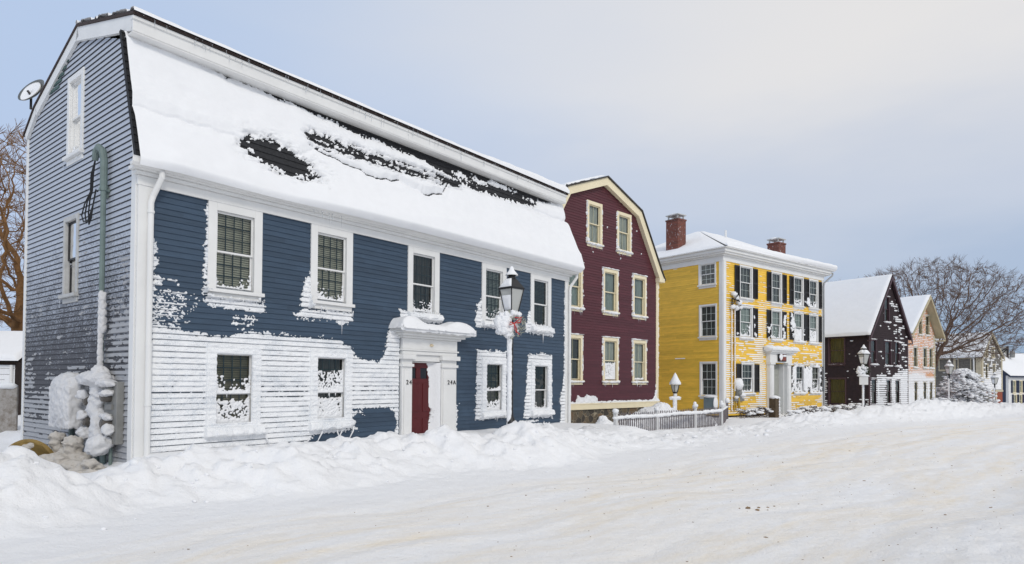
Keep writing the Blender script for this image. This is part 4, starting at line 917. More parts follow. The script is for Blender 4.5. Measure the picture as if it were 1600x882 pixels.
    mb.build('cornice_snow', SNOW, H.root, smooth=True)
    # frost on the front
    ex = [(g[0]-.55, g[1]+.55, g[2]-.2, g[3]+.12) for g in fr[:8]]
    ex = []
    for ci, cI in enumerate(cols):
        for g in cI: ex.append((g[0]-.54, g[1]+(.54 if ci < 2 else .3 if ci == 2 else .5), g[2]-.05, g[3]+.06))
    ex += [(3.6, 5.75, -.2, 3.35)]
    def thr(U, V):
        c = .36+.20*fbm(U*.5, V*.6, 171, 3)+.22*sm(6.2, 2.5, V)*0+.18*sm(.75, .2, U)+.35*np.exp(-((U-3.1)/.45)**2)*sm(5.6, 4.6, V)+.12*sm(5.8, 5.2, V)-.2*sm(6.3, 6.9, V)*(U > .9)
        return c+.25*sm(2.9, 3.4, np.abs(U-2)+V*0)*0+.12*sm(6.2, 6.0, V)*sm(5.3, 5.5, V)
    def solid(U, V):
        m = np.full(U.shape, -1.0)
        for g in ((2.72, 3.0, 3.9, 5.2), (5.80, 9.1, 3.72, 4.2), (5.85, 9.25, 1.0, 2.7), (2.5, 3.3, 4.5, 4.9), (5.9, 6.4, 3.8, 5.5), (.7, 1.05, .4, .6)): m = np.maximum(m, sdf_rect(U, V, g))
        return m
    gl = [opening(g, .0) for g in fr]
    row_frost(H, 'wall_frost', H.F, (.2, 9.26, .15, 7.3), P, .1, thr, 173, (.035, .0167), lip=.018, excl=ex, flen=1.3, keep=.42)
    # snow packed over casings and shutters of the right hand pairs
    def pm(U, V):
        m = np.full(U.shape, -1.0)
        for g in ((5.82, 9.2, 1.0, 2.78), (5.82, 7.45, 3.72, 4.5), (7.4, 8.2, 3.8, 4.3), (5.82, 6.4, 4.3, 5.5), (5.9, 9.3, 5.25, 5.5), (2.85, 3.15, .95, 2.3), (2.4, 2.75, 3.8, 4.9), (5.0, 5.5, 3.75, 5.3), (3.6, 4.1, 3.7, 4.6), (7.3, 8.0, 5.75, 6.3), (.95, 1.4, 3.8, 4.1)): m = np.maximum(m, sdf_rect(U, V, g))
        m = m*.4+.20*fbm(U*6, V*5, 177, 5, .65)-.09; m = dith(m, U, V, .06, 22, 182, .6)
        for r in gl: m = np.where(sdf_rect(U, V, r) > -.01, -.05, m)
        m = np.where(sdf_rect(U, V, (3.62, 5.70, -.2, 3.4)) > 0, -.05, m)
        return m
    crust('window_snow', H.F, (.9, 9.3, .9, 6.4), (.035, .03), pm, lambda U, V, m: np.minimum(.02+.03*vn(U*8, V*8, 178), .01+m), RIME, H.root, base=lambda U, V: .066+0*U, smooth=False)
    sp = lambda U, V: .12+.15*fbm(U*.5, V*.3, 179, 2)
    row_frost(H, 'side_wall_frost', H.S, (.2, 5.0, .2, 7.3), P, .1, lambda U, V: np.where((np.floor(V/.1) == 28) | (fbm(U*.5, np.floor(V/.1)*2.2, 180, 2) > .60), .38, .02), 181, (.06, .03), lip=.018, excl=[(g[0]-.2, g[1]+.2, g[2]-.2, g[3]+.2) for g in sd], keep=.35)
    # downspout at the far corner
    mb = MB(H.Fb); mb.tube([(9.72, .42, 7.75), (9.72, .40, 7.6), (9.40, .10, 7.2), (9.36, .09, 7.0), (9.36, .09, .2)], .045, 8); mb.build('downspout', paint('grey downspout', (.35, .36, .37, 1), .5), H.root)
    return H
YH = yellow_house()

# ---------------------------------------------------------------- the dark shingled house and its neighbours
def gable_roof(H, pk, eave, W, D, ov, fo, th, mat, trim, snow=.1, seed=1, rk=.2, cut=()):
    """ridge running back from the street; pk, eave: (x, z); ov side overhang, fo front overhang"""
    sl = (pk[1]-eave)/pk[0]; sr = (pk[1]-eave)/(W-pk[0])
    P = [(-ov, eave-ov*sl), (pk[0], pk[1]), (W+ov, eave-ov*sr)]
    slab(H, 'roof', [(x, z+.08) for x, z in P], -fo, D+.2, .07, mat)
    mb = MB(H.Fb)
    for (a, b), (c, d), e in ((P[0], P[1], 0), (P[1], P[2], .004)):
        mb.add([(a, fo-.03+e, b), (c, fo-.03+e, d), (c, fo-.03+e, d-rk), (a, fo-.03+e, b-rk), (a, fo+.02+e, b), (c, fo+.02+e, d), (c, fo+.02+e, d-rk), (a, fo+.02+e, b-rk)], [(0, 1, 2, 3), (7, 6, 5, 4), (0, 4, 5, 1), (3, 2, 6, 7), (0, 3, 7, 4), (1, 5, 6, 2)])
        mb.add([(a, 0, b-.02), (c, 0, d-.02), (c, fo-.03, d-.02), (a, fo-.03, b-.02)], [(0, 1, 2, 3)])
    mb.box(-ov, .02, .0, fo+.02, P[0][1]-rk-.06, P[0][1]-rk+.02); mb.box(W-.02, W+ov, .0, fo+.02, P[2][1]-rk-.06, P[2][1]-rk+.02)
    mb.build('rake_boards', trim, H.root)
    for k in (0, 1):
        if k == 0: O, V = (P[0][0], 0, P[0][1]+.09), (P[1][0]-P[0][0], 0, P[1][1]-P[0][1])
        else: O, V = (P[2][0], 0, P[2][1]+.09), (P[1][0]-P[2][0], 0, P[1][1]-P[2][1])
        ln = math.hypot(V[0], V[2]); TT = plane_T(H, O, (0, -1, 0) if k == 0 else (0, 1, 0), V); u0, u1 = (-D-.2, fo) if k == 0 else (-fo, D+.2)
        def mk(U, V_, a=u0, b=u1, l=ln):
            m = np.minimum(np.minimum(U-a, b-U), np.minimum(V_, l-V_+.02))+.02*fbm(U*3, V_*3, seed, 3)+.01
            for (cu, cv, ru, rv) in cut:
                if k == 0: m = np.minimum(m, (np.sqrt(((U-cu)/ru)**2+((V_-cv)/rv)**2)-1)*.3+.08*fbm(U*4, V_*6, seed+3, 3))
            return m
        crust('roof_snow', TT, (u0, u1, -.02, ln+.02), (.09, .06), mk, lambda U, V_, m: np.minimum(snow*(1+.2*fbm(U*.8, V_*.8, seed+1, 3)), .02+m*.7), SOFT, H.root)
def gchain(W, pk, eave):
    zs = [-5, eave, pk[1]]; return (lambda z: float(np.interp(z, zs, [.1, .1, pk[0]])), lambda z: float(np.interp(z, zs, [W-.1, W-.1, pk[0]])))
def body(H, W, D, pk, eave, mat, z0=-1.0, e=.01):
    mb = MB(H.L); mb.quad((0, 0, z0), (0, D, z0), (0, D, eave), (0, 0, eave)); mb.quad((W, 0, z0), (W, D, z0), (W, D, eave), (W, 0, eave)); mb.add([(0, D, z0), (W, D, z0), (W, D, eave), (pk[0], D, pk[1]), (0, D, eave)], [(0, 1, 2, 3, 4)])
    mb.build('rear_wall', mat, H.root)
def black_house():
    W, D = 5.25, 9; pk, ev = (2.68, 8.72), 4.95
    H = House('black_house', (22.65, 41.0), 55, W, D, 'almost black shingled house with steep snowy gable, its street front half plastered white')
    BLK = paint('black brown shingle', (.026, .015, .018, 1), .8, .3, 5, .004); PUR = paint('dark plum trim', (.065, .035, .042, 1), .5, .1, 3)
    fg = [(2.02, 2.56, 5.78, 7.26), (.24, .84, 2.98, 4.38), (2.08, 2.78, 2.92, 4.36), (3.44, 3.96, 2.92, 4.36), (.28, .90, .36, 1.88), (2.26, 2.78, .38, 1.86), (3.50, 4.02, .38, 1.86)]
    sg = [(1.62, 2.52, 3.02, 4.6), (1.56, 2.52, .34, 1.90)]
    siding(H, 'wall', H.F, gchain(W, pk, ev), -.4, 8.66, .14, [opening(g) for g in fg], BLK, .02)
    siding(H, 'side_wall', H.S, (lambda z: .02, lambda z: 9.), -.4, ev, .14, [opening(g) for g in sg], BLK, .02)
    mb = MB(H.L); mb.quad((W, 0, -1), (W, D, -1), (W, D, ev), (W, 0, ev)); mb.add([(0, D, -1), (W, D, -1), (W, D, ev), (pk[0], D, pk[1]), (0, D, ev)], [(0, 1, 2, 3, 4)]); mb.build('rear_wall', BLK, H.root)
    corner(H, [('f', -.02, .12, -.4, 4.9), ('f', W-.12, W+.02, -.4, 4.9)], PUR)
    mb = MB(H.Sb); mb.box(-.1, 9, -.02, .12, 4.76, 4.93); mb.build('eave_board', PUR, H.root)
    gable_roof(H, pk, ev, W, D, .22, .22, .07, BLK, PUR, .12, 190, .26, cut=((-5.4, 3.75, .75, .16),))
    for i, g in enumerate(fg): 
        w = window(H, 'f', g, (g[2]+g[3])/2, cas=.10, cm=PUR, munt=(1, 1), blind='curtain', bmat=DARKCURT, depth=.4); sill_snow(H, 'f', w, g, .1, .05, 400+i, .1, top=True)
    for i, g in enumerate(sg): w = window(H, 's', g, (g[2]+g[3])/2, cas=.12, cm=PUR, munt=(1, 1), blind='curtain', bmat=OLIVE, depth=.4); sill_snow(H, 's', w, g, .1, .02, 410+i, .06)
    gl = [opening(g, .02) for g in fg]
    def thr(U, V):
        c = .20+.66*sm(2.6, 1.9, V-.35*(U-2.6)*.5+.5*fbm(U*1.2, V*1.5, 191, 3))+.22*fbm(U*.9, V*1.1, 192, 3)+.15*sm(3.0, 3.6, U)+.16*np.exp(-((V-6.1)/.9)**2)*sm(2.4, 2.8, U)-.2*sm(.2, 0, V)
        return c
    row_frost(H, 'wall_frost', H.F, (.08, W-.05, -.3, 8.3), .14, -.4, lambda U, V: np.where((V > ev) & ((U < .12+(V-ev)*2.6/3.7) | (U > W-.12-(V-ev)*2.6/3.7)), 0, thr(U, V)), 193, (.05, .028), lip=.02, excl=gl, flen=2.2, tmax=.03, keep=.58)
    row_frost(H, 'side_wall_frost', H.S, (.02, 3.2, -.3, 4.8), .14, -.4, lambda U, V: .16+.5*sm(1.2, .2, V)*sm(1.5, 1.0, U)+.45*sm(2.6, 2.8, U)*sm(2.6, 2.0, V), 195, (.05, .028), lip=.02, excl=[opening(g, .15) for g in sg], flen=3, keep=.4)
    return H
black_house()
def orange_house():
    W, D = 4.25, 10; pk, ev = (2.35, 8.15), 5.55
    H = House('orange_house', (28.7, 47.0), 57, W, D, 'narrow peach clapboard house with deep snowy gable overhang and frosted laps')
    ORG = paint('peach clapboard', (.66, .36, .21, 1), .6, .12, 2, .0006, stretch=(1, 1, 6)); TAN = paint('tan trim', (.48, .42, .28, 1), .6, .1, 3)
    fg = [(1.82, 2.22, 5.40, 6.68), (2.88, 3.32, 5.40, 6.70), (1.06, 1.48, 2.94, 4.30), (2.50, 2.92, 2.94, 4.28), (3.42, 3.80, 2.94, 4.26), (1.12, 1.50, .35, 1.72), (2.48, 2.88, .35, 1.72), (3.46, 3.80, .35, 1.72)]
    siding(H, 'wall', H.F, gchain(W, pk, ev), -.6, 8.0, .12, [opening(g) for g in fg], ORG, .018)
    siding(H, 'side_wall', H.S, (lambda z: .02, lambda z: 9.9), -.6, ev, .12, [], ORG, .018)
    body(H, W, D, pk, ev, ORG, -1); corner(H, [('f', -.02, .20, -.6, 5.3), ('f', W-.2, W+.02, -.6, 5.3), ('s', .0, .22, -.6, 5.3)], TAN)
    gable_roof(H, pk, ev, W, D, .32, .60, .07, TAN, TAN, .12, 210, .18, cut=((-3.2, 3.0, .16, .12),))
    for i, g in enumerate(fg):
        w = window(H, 'f', g, (g[2]+g[3])/2, cas=.11, cm=TAN, munt=(1, 1), blind='curtain', bmat=DARKCURT, depth=.4); sill_snow(H, 'f', w, g, .12, .05, 430+i, .1, top=True)
    row_frost(H, 'wall_frost', H.F, (.1, W-.1, -.4, 7.6), .12, -.6, lambda U, V: np.where((V > ev-.2) & ((U < .3+(V-ev)*2.35/2.6) | (U > W-.3-(V-ev)*1.9/2.6)), 0, .62+.5*sm(3.0, 1.7, V)+.07*fbm(U*.8, V*.9, 211, 3)-.06*sm(5, 6, V)-.7*np.exp(-((V-2.3)/.16)**2)*sm(2.6, 3, U)), 213, (.05, .024), lip=.018, excl=[opening(g, .02) for g in fg], flen=7, tmax=.03, keep=.45)
    row_frost(H, 'side_wall_frost', H.S, (.2, 4, -.4, 5.3), .12, -.6, lambda U, V: .45+0*U, 215, (.08, .024), lip=.018, flen=2, keep=.35)
orange_house()
def grey_house():
    W, D = 4.6, 11; pk, ev = (2.1, 6.9), 4.55
    H = House('grey_house', (47.2, 65.0), 58, W, D, 'grey shingled house with brick ground floor beyond the snow laden tree', z=-.8)
    GS = paint('weathered grey shingle', (.15, .14, .125, 1), .85, .35, 6, .004); TAN = paint('buff trim', (.55, .49, .36, 1), .6, .1, 3); REDB = paint('red brick wall', (.28, .075, .04, 1), .8, .2, 8)
    fg = [(.9, 1.35, 2.3, 3.6), (2.6, 3.0, 2.3, 3.6), (.9, 1.3, 4.5, 5.3), (2.4, 2.8, 4.5, 5.3)]
    siding(H, 'wall', H.F, gchain(W, pk, ev), 1.05, 6.8, .2, [opening(g) for g in fg], GS, .02)
    sg = [(1.0, 2.0, 3.2, 4.2), (2.9, 3.8, 3.2, 4.2), (5.8, 6.8, 3.2, 4.2), (8.0, 9.0, 3.2, 4.2)]
    siding(H, 'side_wall', H.S, (lambda z: 0, lambda z: D), -1.2, ev, .2, [opening(g) for g in sg], GS, .02)
    body(H, W, D, pk, ev, GS, -1.4)
    mb = MB(H.Fb); mb.box(0, W, -.1, .05, -1.4, .98); mb.build('brick_base', REDB, H.root); mb = MB(H.Fb)
    mb.box(0, .3, -.02, .08, -1.4, 4.5); mb.box(W-.25, W, -.02, .08, .98, 4.5); mb.box(-.02, W+.02, -.02, .12, .86, 1.05); mb.box(1.15, 1.75, 0, .1, -1.4, .6); mb.box(2.9, 3.2, 0, .1, -1.4, .8)
    m2 = MB(H.Sb); m2.box(0, .45, -.02, .08, -1.4, 4.5)
    for x in (2.3, 4.9, 5.4, 7.3): m2.box(x, x+.22, -.02, .06, 2.8, 4.4)
    m2.box(0, D, -.02, .15, 4.35, 4.55)
    mb.f += [tuple(i+len(mb.v) for i in f) for f in m2.f]; mb.v += m2.v; mb.build('trim_boards', TAN, H.root)
    mb = MB(H.Sb); mb.tube([(.6, .15, 4.3), (.6, .12, .8), (1.1, .12, .3)], .07, 8); mb.build('downspout', WHITE, H.root)
    gable_roof(H, pk, ev, W, D, .25, .2, .07, GS, TAN, .12, 230, .2)
    for g in fg: window(H, 'f', g, (g[2]+g[3])/2, cas=.14, cm=TAN, munt=(1, 1), blind=None, depth=.3)
    for g in sg: window(H, 's', g, (g[2]+g[3])/2, cas=.12, cm=TAN, munt=(1, 1), blind=None, depth=.3)
    row_frost(H, 'wall_frost', H.F, (.1, W-.1, 1.1, 6.5), .2, 1.05, lambda U, V: np.where((V > ev) & ((U < .2+(V-ev)*.9) | (U > W-.3-(V-ev)*1.05)), 0, .45+.5*sm(3.4, 2.2, V)+.2*fbm(U, V, 231, 3)), 233, (.07, .04), lip=.02, excl=[opening(g, .02) for g in fg], flen=1.8, tmax=.04)
    row_frost(H, 'side_wall_frost', H.S, (.5, D, 0, 4.4), .2, -1.2, lambda U, V: .34+0*U, 235, (.09, .05), lip=.02, excl=[opening(g, .1) for g in sg], flen=2.4, keep=.4, mat=snow_mat('dull rime', (.5, .5, .5, 1)))
    mb = MB(H.L)
    mb.box(1.7, 2.5, 7.0, 7.8, 6.2, 8.2); mb.build('chimney', BRICK, H.root)
grey_house()
def far_house():
    ang = 62; W, D = 11, 6.2
    H = House('white_house', (57.6, 75.0), ang, W, D, 'low white house with navy shutters and red door at the street end', z=-1.2)
    NAVY = paint('navy clapboard', (.045, .060, .10, 1), .6, .1, 3); NSH = paint('navy shutter', (.02, .03, .07, 1), .5, .1, 3)
    ev = 2.75; pkz = 5.4
    fg = [(1.0, 1.5, .75, 2.0), (2.5, 3.0, .75, 2.0), (1.2, 1.7, -.9, .35), (2.4, 2.9, -.9, .35), (4.9, 5.4, .75, 2.0), (6.6, 7.1, .75, 2.0)]
    siding(H, 'wall', H.F, (lambda z: 0, lambda z: W), -1.6, ev, .2, [opening(g) for g in fg], WHITE, .02)
    mb = MB(H.L)
    for x in (0, W): mb.add([(x, 0, -1.8), (x, D, -1.8), (x, D, ev), (x, D/2, pkz), (x, 0, ev)], [(0, 1, 2, 3, 4)])
    mb.quad((0, D, -1.8), (W, D, -1.8), (W, D, ev), (0, D, ev)); mb.build('side_wall', NAVY, H.root)
    corner(H, [('s', 0, .25, -1.6, ev-.1)], WHITE)
    slab(H, 'roof', [(-.35, ev-.2), (D/2, pkz+.1), (D+.35, ev-.2)], -.4, W+.4, .12, NAVY, 'x')
    TT = plane_T(H, (0, -.38, ev-.14), (1, 0, 0), (0, D/2+.35, pkz+.3-ev)); ln = math.hypot(D/2+.35, pkz+.3-ev)
    crust('roof_snow', TT, (-.42, W+.42, 0, ln), (.12, .08), lambda U, V: np.minimum(np.minimum(U+.42, W+.42-U), np.minimum(V, ln-V))+.01, lambda U, V, m: np.minimum(.16, .03+m), SOFT, H.root)
    for i, g in enumerate(fg):
        w = window(H, 'f', g, (g[2]+g[3])/2, cas=.12, cm=CREAM, munt=(2, 1), mm=WHITE, blind='curtain', bmat=LACE, depth=.3)
        shutter(H, w, g[0]-.5, g[0]-.14, g[2]-.1, g[3]+.1); 
        for s in H.root.children: pass
        shutter(H, w, g[1]+.14, g[1]+.5, g[2]-.1, g[3]+.1)
        for sh in w.children:
            if sh.name.startswith('shutter'): sh.data.materials[0] = NSH
    mb = MB(H.Fb); mb.box(3.45, 4.3, 0, .05, -1.3, .5); d = mb.build('door', paint('bright red door', (.45, .02, .025, 1), .5), H.root)
    mb = MB(H.L); mb.box(5.2, 5.9, 2.6, 3.3, 5.0, 6.3); mb.build('chimney', paint('pale chimney', (.5, .48, .42, 1), .8), H.root)
far_house()

# ---------------------------------------------------------------- things fixed to the blue house's end wall
RG = math.radians(90-38.2)
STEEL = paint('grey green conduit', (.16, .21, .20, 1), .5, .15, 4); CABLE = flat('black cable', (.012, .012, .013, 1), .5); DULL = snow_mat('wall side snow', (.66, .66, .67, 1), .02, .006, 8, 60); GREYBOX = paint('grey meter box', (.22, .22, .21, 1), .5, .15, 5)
def on_blue(name, t, z, label, cat, group=None):
    """an Empty on the end wall of the blue house, t back from the corner; local x runs back along the wall, y out of it"""
    x, y = BC[0]+BL[0]*t-BD[0]*.02, BC[1]+BL[1]*t-BD[1]*.02
    return empty(name, (x, y, z), math.atan2(BL[1], BL[0]), label, cat, group)
def conduit():
    r = on_blue('service_mast', 1.13, 1.55, 'grey service conduit with looped black cables on the frosted end wall', 'conduit')
    T = lambda p: (p[0], -p[1]*-1 if False else p[1], p[2])
    mb = MB(); y = .09
    pts = [(0, y, 0), (0, y, 3.55)]
    mb.tube(pts, .045, 10); mb.tube([(0, y, .0), (.0, y, 1.35)], .052, 10); mb.build('pipe', STEEL, r)
    mb = MB(); hs = [(0, y, 3.4), (0, y, 3.95), (.05, y+.01, 4.12), (.17, y+.02, 4.2), (.28, y+.03, 4.14), (.33, y+.03, 4.0)]
    mb.tube(hs, [.062, .062, .065, .07, .062, .05], 10); mb.tube([(0, y-.1, 3.42), (0, y+.07, 3.42)], .03, 8); mb.box(.02, .2, y-.09, y-.02, 3.3, 3.5); mb.build('weatherhead', STEEL, r)
    mb = MB(); R = random.Random(5)
    for i in range(3):
        w = .08+.13*i; k = i*.14; mb.tube([(.31, y+.03, 4.02), (.33+k*.4, y+.05, 3.75), (.34+k*.3, y+.06, 3.45), (.36+w, y+.06, 3.32-k*.2), (.40+w*1.25, y+.06, 3.08), (.36+w, y+.07, 2.86+k*.3), (.30+w*.5, y+.07, 2.95), (.32, y+.05, 3.2), (.20, y+.05, 3.45), (.12, y+.05, 3.4)], .012, 6, True)
    mb.build('cable', CABLE, r)
    mb = MB()
    for i in range(14): mb.lump((-.045, y+.02, .2+i*.1+.05), (.028, .05, .10), i, .3, 1)
    for i in range(5): mb.lump((-.06, y, 1.0+.13*i), (.055, .06, .1), i+30, .3, 2)
    mb.build('snow', DULL, r, smooth=True)
conduit()
def meters():
    r = on_blue('meter_cabinet', 2.25, .75, 'large grey cabinet heaped with snow low on the frosted end wall', 'meter box')
    mb = MB(); mb.box(-.5, .5, 0, .32, 0, .72); mb.build('box', GREYBOX, r, bevel=.01)
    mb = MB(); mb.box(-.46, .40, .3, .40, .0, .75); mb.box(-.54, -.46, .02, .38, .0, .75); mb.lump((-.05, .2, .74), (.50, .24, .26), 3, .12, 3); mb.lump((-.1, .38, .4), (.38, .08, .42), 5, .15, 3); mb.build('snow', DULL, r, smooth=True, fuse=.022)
    mb = MB(); mb.tube([(.1, .12, 0), (.1, .12, -.35), (.3, .12, -.8)], .05, 8); mb.tube([(-.3, .12, 0), (-.35, .12, -.8)], .045, 8); mb.build('pipe', STEEL, r)
    r = on_blue('meter_bank', .95, .55, 'bank of round electric meters packed with snow beside the corner board', 'electric meters')
    mb = MB(); mb.box(-.62, .62, 0, .12, .0, 1.05); mb.build('panel', GREYBOX, r, bevel=.01)
    for i, (x, z) in enumerate(((.42, .72), (.42, .36), (-.35, .80), (-.35, .34))):
        mb = MB(lambda p, x=x, z=z: (x+p[0], .12+p[2], z+p[1])); mb.lathe((0, 0, 0), [(.10, 0), (.10, .06), (.085, .13), (.04, .15)], 16); mb.build('meter', paint('meter glass', (.10, .09, .08, 1), .2) if i == 0 else MATS['meter glass'], r, smooth=False)
        mb = MB(); mb.box(x-.14, x+.14, .121, .15, z-.22, z-.13); mb.box(x-.13, x+.13, .121, .2, z+.12, z+.15); mb.build('bracket', GREYBOX, r)
    mb = MB(); R = random.Random(8)
    for i in range(8): mb.lump((R.uniform(-.02, .12), .16, .1+i*.15), (R.uniform(.14, .22), .13, .17), i, .3, 2)
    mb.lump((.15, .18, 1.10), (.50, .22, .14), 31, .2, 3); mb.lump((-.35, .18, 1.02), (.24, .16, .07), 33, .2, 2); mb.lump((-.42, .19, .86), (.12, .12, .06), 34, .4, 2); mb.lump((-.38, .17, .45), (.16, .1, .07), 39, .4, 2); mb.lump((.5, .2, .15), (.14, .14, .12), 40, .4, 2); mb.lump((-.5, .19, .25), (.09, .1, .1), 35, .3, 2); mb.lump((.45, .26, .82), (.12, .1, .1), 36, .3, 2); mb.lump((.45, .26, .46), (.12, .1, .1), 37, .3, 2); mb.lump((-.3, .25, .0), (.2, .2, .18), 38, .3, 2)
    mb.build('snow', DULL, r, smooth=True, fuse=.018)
    mb = MB(); mb.tube([(.3, .08, 0), (.3, .08, -.6)], .04, 8); mb.tube([(.0, .08, 0), (.0, .08, -.6)], .05, 8); mb.tube([(-.3, .08, 0), (-.3, .08, -.6)], .03, 8); mb.build('pipe', STEEL, r)
meters()
def dish():
    r = on_blue('satellite_dish', 5.15, 7.75, 'snow filled satellite dish above the rear roof edge of the blue house', 'satellite dish')
    r.location = (-10.50, 13.95, 7.60)
    d = Vector((-.30, -.80, .42)).normalized(); q = d.to_track_quat('Z', 'Y'); rot = (r.rotation_euler.to_matrix().inverted())
    def T(p):
        v = rot @ (q @ Vector((p[0]*1.05, p[1]*.92, p[2]))); return (v[0], v[1], v[2]+.32)
    mb = MB(T); mb.lathe((0, 0, 0), [(.0, -.09), (.15, -.075), (.27, -.03), (.34, .012), (.345, .005), (.27, -.045), (.15, -.09), (.0, -.105)], 28); mb.build('reflector', paint('grey dish', (.13, .14, .14, 1), .5), r, smooth=True)
    mb = MB(T); mb.lathe((-.05, -.02, 0), [(.0, -.03), (.15, -.028), (.25, -.012), (.29, .0), (.27, -.04), (.0, -.09)], 24); mb.build('snow', SNOW, r, smooth=True)
    mb = MB(); mb.tube([(0, 0, -.1), (0, 0, .2), (.05, .05, .3)], .025, 8); mb.build('bracket', BLACKP, r)
dish()

# ---------------------------------------------------------------- beside the blue house, at the back of the side yard
YELP = paint('weathered yellow paint', (.30, .20, .06, 1), .6, .25, 6)
TANR = snow_mat('dirty rime', (.52, .49, .45, 1), .02, .008, 7, 60)
def disc():
    r = empty('cable_drum', (-8.33, 11.2, .16), .1, 'yellow rimmed round drum half buried in the snow of the side yard', 'drum')
    T = lambda p: (p[0], p[2]*.97-p[1]*.2, p[1]+p[2]*.2)
    mb = MB(T); mb.lathe((0, 0, 0), [(.40, 0), (.435, -.01), (.435, .05), (.40, .05), (.40, 0)], 40); mb.build('rim', YELP, r)
    mb = MB(T); mb.lathe((0, 0, .0), [(.395, .01), (.395, .035), (.1, .03)], 40); mb.build('face', frosted('rimed yellow board', (.30, .20, .08, 1), (.42, .38, .33, 1), .60, 6, (1, 1, 1)), r)
    mb = MB()
    for i in range(9): mb.lump((-.35+.05*i, -.05, .1+.03*i), (.08, .05, .05), i, .35, 2)
    mb.build('snow', TANR, r, smooth=True)
disc()
def snowy_post(x, y, z, h, w, label, seed, cat='post', mat=None, name='snowy_post'):
    r = empty(name, (x, y, z), .3, label, cat); mb = MB(); mb.box(-w, w, -w, w, -.3, h); mb.build('post', mat or paint('grey post wood', (.16, .13, .10, 1), .8) if 'grey post wood' not in MATS else MATS['grey post wood'], r, bevel=.01)
    mb = MB(); R = random.Random(seed)
    for i in range(7): mb.lump((R.uniform(-.03, .03), -w*.6+R.uniform(-.02, .02), h*(i/6.0)), (w*1.35, w*1.2, h*.16), seed+i, .3, 2)
    mb.lump((0, 0, h), (w*1.9, w*1.9, w*1.1), seed+9, .2, 2); mb.build('snow', TANR if cat == 'post' else SNOW, r, smooth=True, fuse=.016)
snowy_post(-8.02, 11.45, .0, .62, .07, 'short gate post caked in grey rime between the yellow drum and the meters', 500)
def frosted_bush(name, c, rx, ry, h, label, seed, mat=TANR, n=26, cat='bush'):
    r = empty(name, c, 0, label, cat); R = random.Random(seed); mb = MB(); tw = MB()
    for i in range(n):
        a = R.uniform(0, 2*pi); k = R.random()**.6; x, y = rx*k*cos(a), ry*k*sin(a); zz = h*(1-k*k*.7)*R.uniform(.25, 1)
        tw.tube([(x*.3, y*.3, 0), (x*.8, y*.8, zz*.6), (x, y, zz)], [.018, .012, .006], 4)
        mb.lump((x, y, zz*.92), (R.uniform(.10, .17)*h*1.9, R.uniform(.10, .17)*h*1.9, R.uniform(.14, .26)*h), seed+i, .45, 2, 2.2)
    tw.build('twigs', flat('brown twigs', (.06, .04, .03, 1)) if 'brown twigs' not in MATS else MATS['brown twigs'], r); mb.build('snow', mat, r, smooth=True, fuse=.02)
    return r
frosted_bush('frozen_bush', (-7.62, 11.2, .0), .42, .3, .55, 'low grey frozen bush at the foot of the meter cabinet', 510, n=40)
frosted_bush('frozen_bush', (-6.95, 10.62, .0), .32, .22, .36, 'rime coated clump below the electric meters', 530, n=16)
def left_yard():
    BOARD = frosted('rimed grey boards', (.17, .14, .11, 1), (.34, .32, .30, 1), .62, 7, (1, 1, 1)); r = empty('board_fence', (-13.4, 15.6, .0), .06, 'tall rimed board fence between the shed and the blue house', 'fence')
    mb = MB()
    for i, x in enumerate(np.arange(-2.2, 1.3, .46)): mb.box(x, x+.40, -.03, .03, -.3, 1.42+.03*(i % 2))
    mb.build('boards', BOARD, r, bevel=.01); mb = MB(); 
    for z in (.35, 1.1): mb.box(-2.3, 1.3, .035, .10, z, z+.1)
    mb.build('rail', BOARD, r); mb = MB()
    for i in range(14): mb.lump((-2.2+.26*i, 0, 1.46), (.2, .12, .08), 540+i, .3, 2)
    mb.build('snow', SNOW, r, smooth=True)
    r = empty('garden_shed', (-19.6, 22, 0), .05, 'small dark shed with thick smooth snow on its roof behind the board fence', 'shed')
    BR = paint('dark brown shingle', (.035, .022, .016, 1), .8, .3, 6)
    mb = MB(); mb.box(-3, 2.62, 0, 3, 0, 2.2); mb.build('wall', BR, r); mb = MB()
    mb.add([(-3.1, -.18, 2.16), (2.82, -.18, 2.16), (2.82, 1.5, 3.2), (-3.1, 1.5, 3.2), (-3.1, 3.2, 2.16), (2.82, 3.2, 2.16)], [(0, 1, 2, 3), (3, 2, 5, 4)]); mb.add([(2.60, 0, 2.2), (2.60, 3, 2.2), (2.60, 1.5, 3.15)], [(0, 1, 2)]); mb.build('roof', BR, r)
    V = np.array([0, 1.68, 1.04]); ln = float(np.linalg.norm(V)); V = V/ln; Nn = np.array([0, -V[2], V[1]])
    T = lambda p: (p[0], -.18+V[1]*p[1]+Nn[1]*p[2], 2.18+V[2]*p[1]+Nn[2]*p[2])
    crust('roof_snow', T, (-3.1, 2.85, -.03, ln+.03), (.06, .05), lambda U, W: np.minimum(np.minimum(U+3.1, 2.85-U), np.minimum(W+.03, ln+.03-W))+.01, lambda U, W, m: .04+.20*np.sqrt(np.clip(m/.16, 0, 1)), SOFT, r)
    mb = MB(); mb.tube([(2.52, -.08, 2.1), (2.52, -.08, 0)], .05, 8); mb.build('downspout', WHITE, r)
    T = lambda p: (p[0], -p[2], p[1])
    crust('wall_frost', T, (-.6, 2.6, .9, 2.1), (.04, .03), lambda U, W: .10*sm(1.2, 2.1, U)-.03+.10*fbm(U*3, W*4, 560, 3)-.1*(((W/.2) % 1) > .8), lambda U, W, m: .02+0*U, RIME, r, smooth=False)
left_yard()

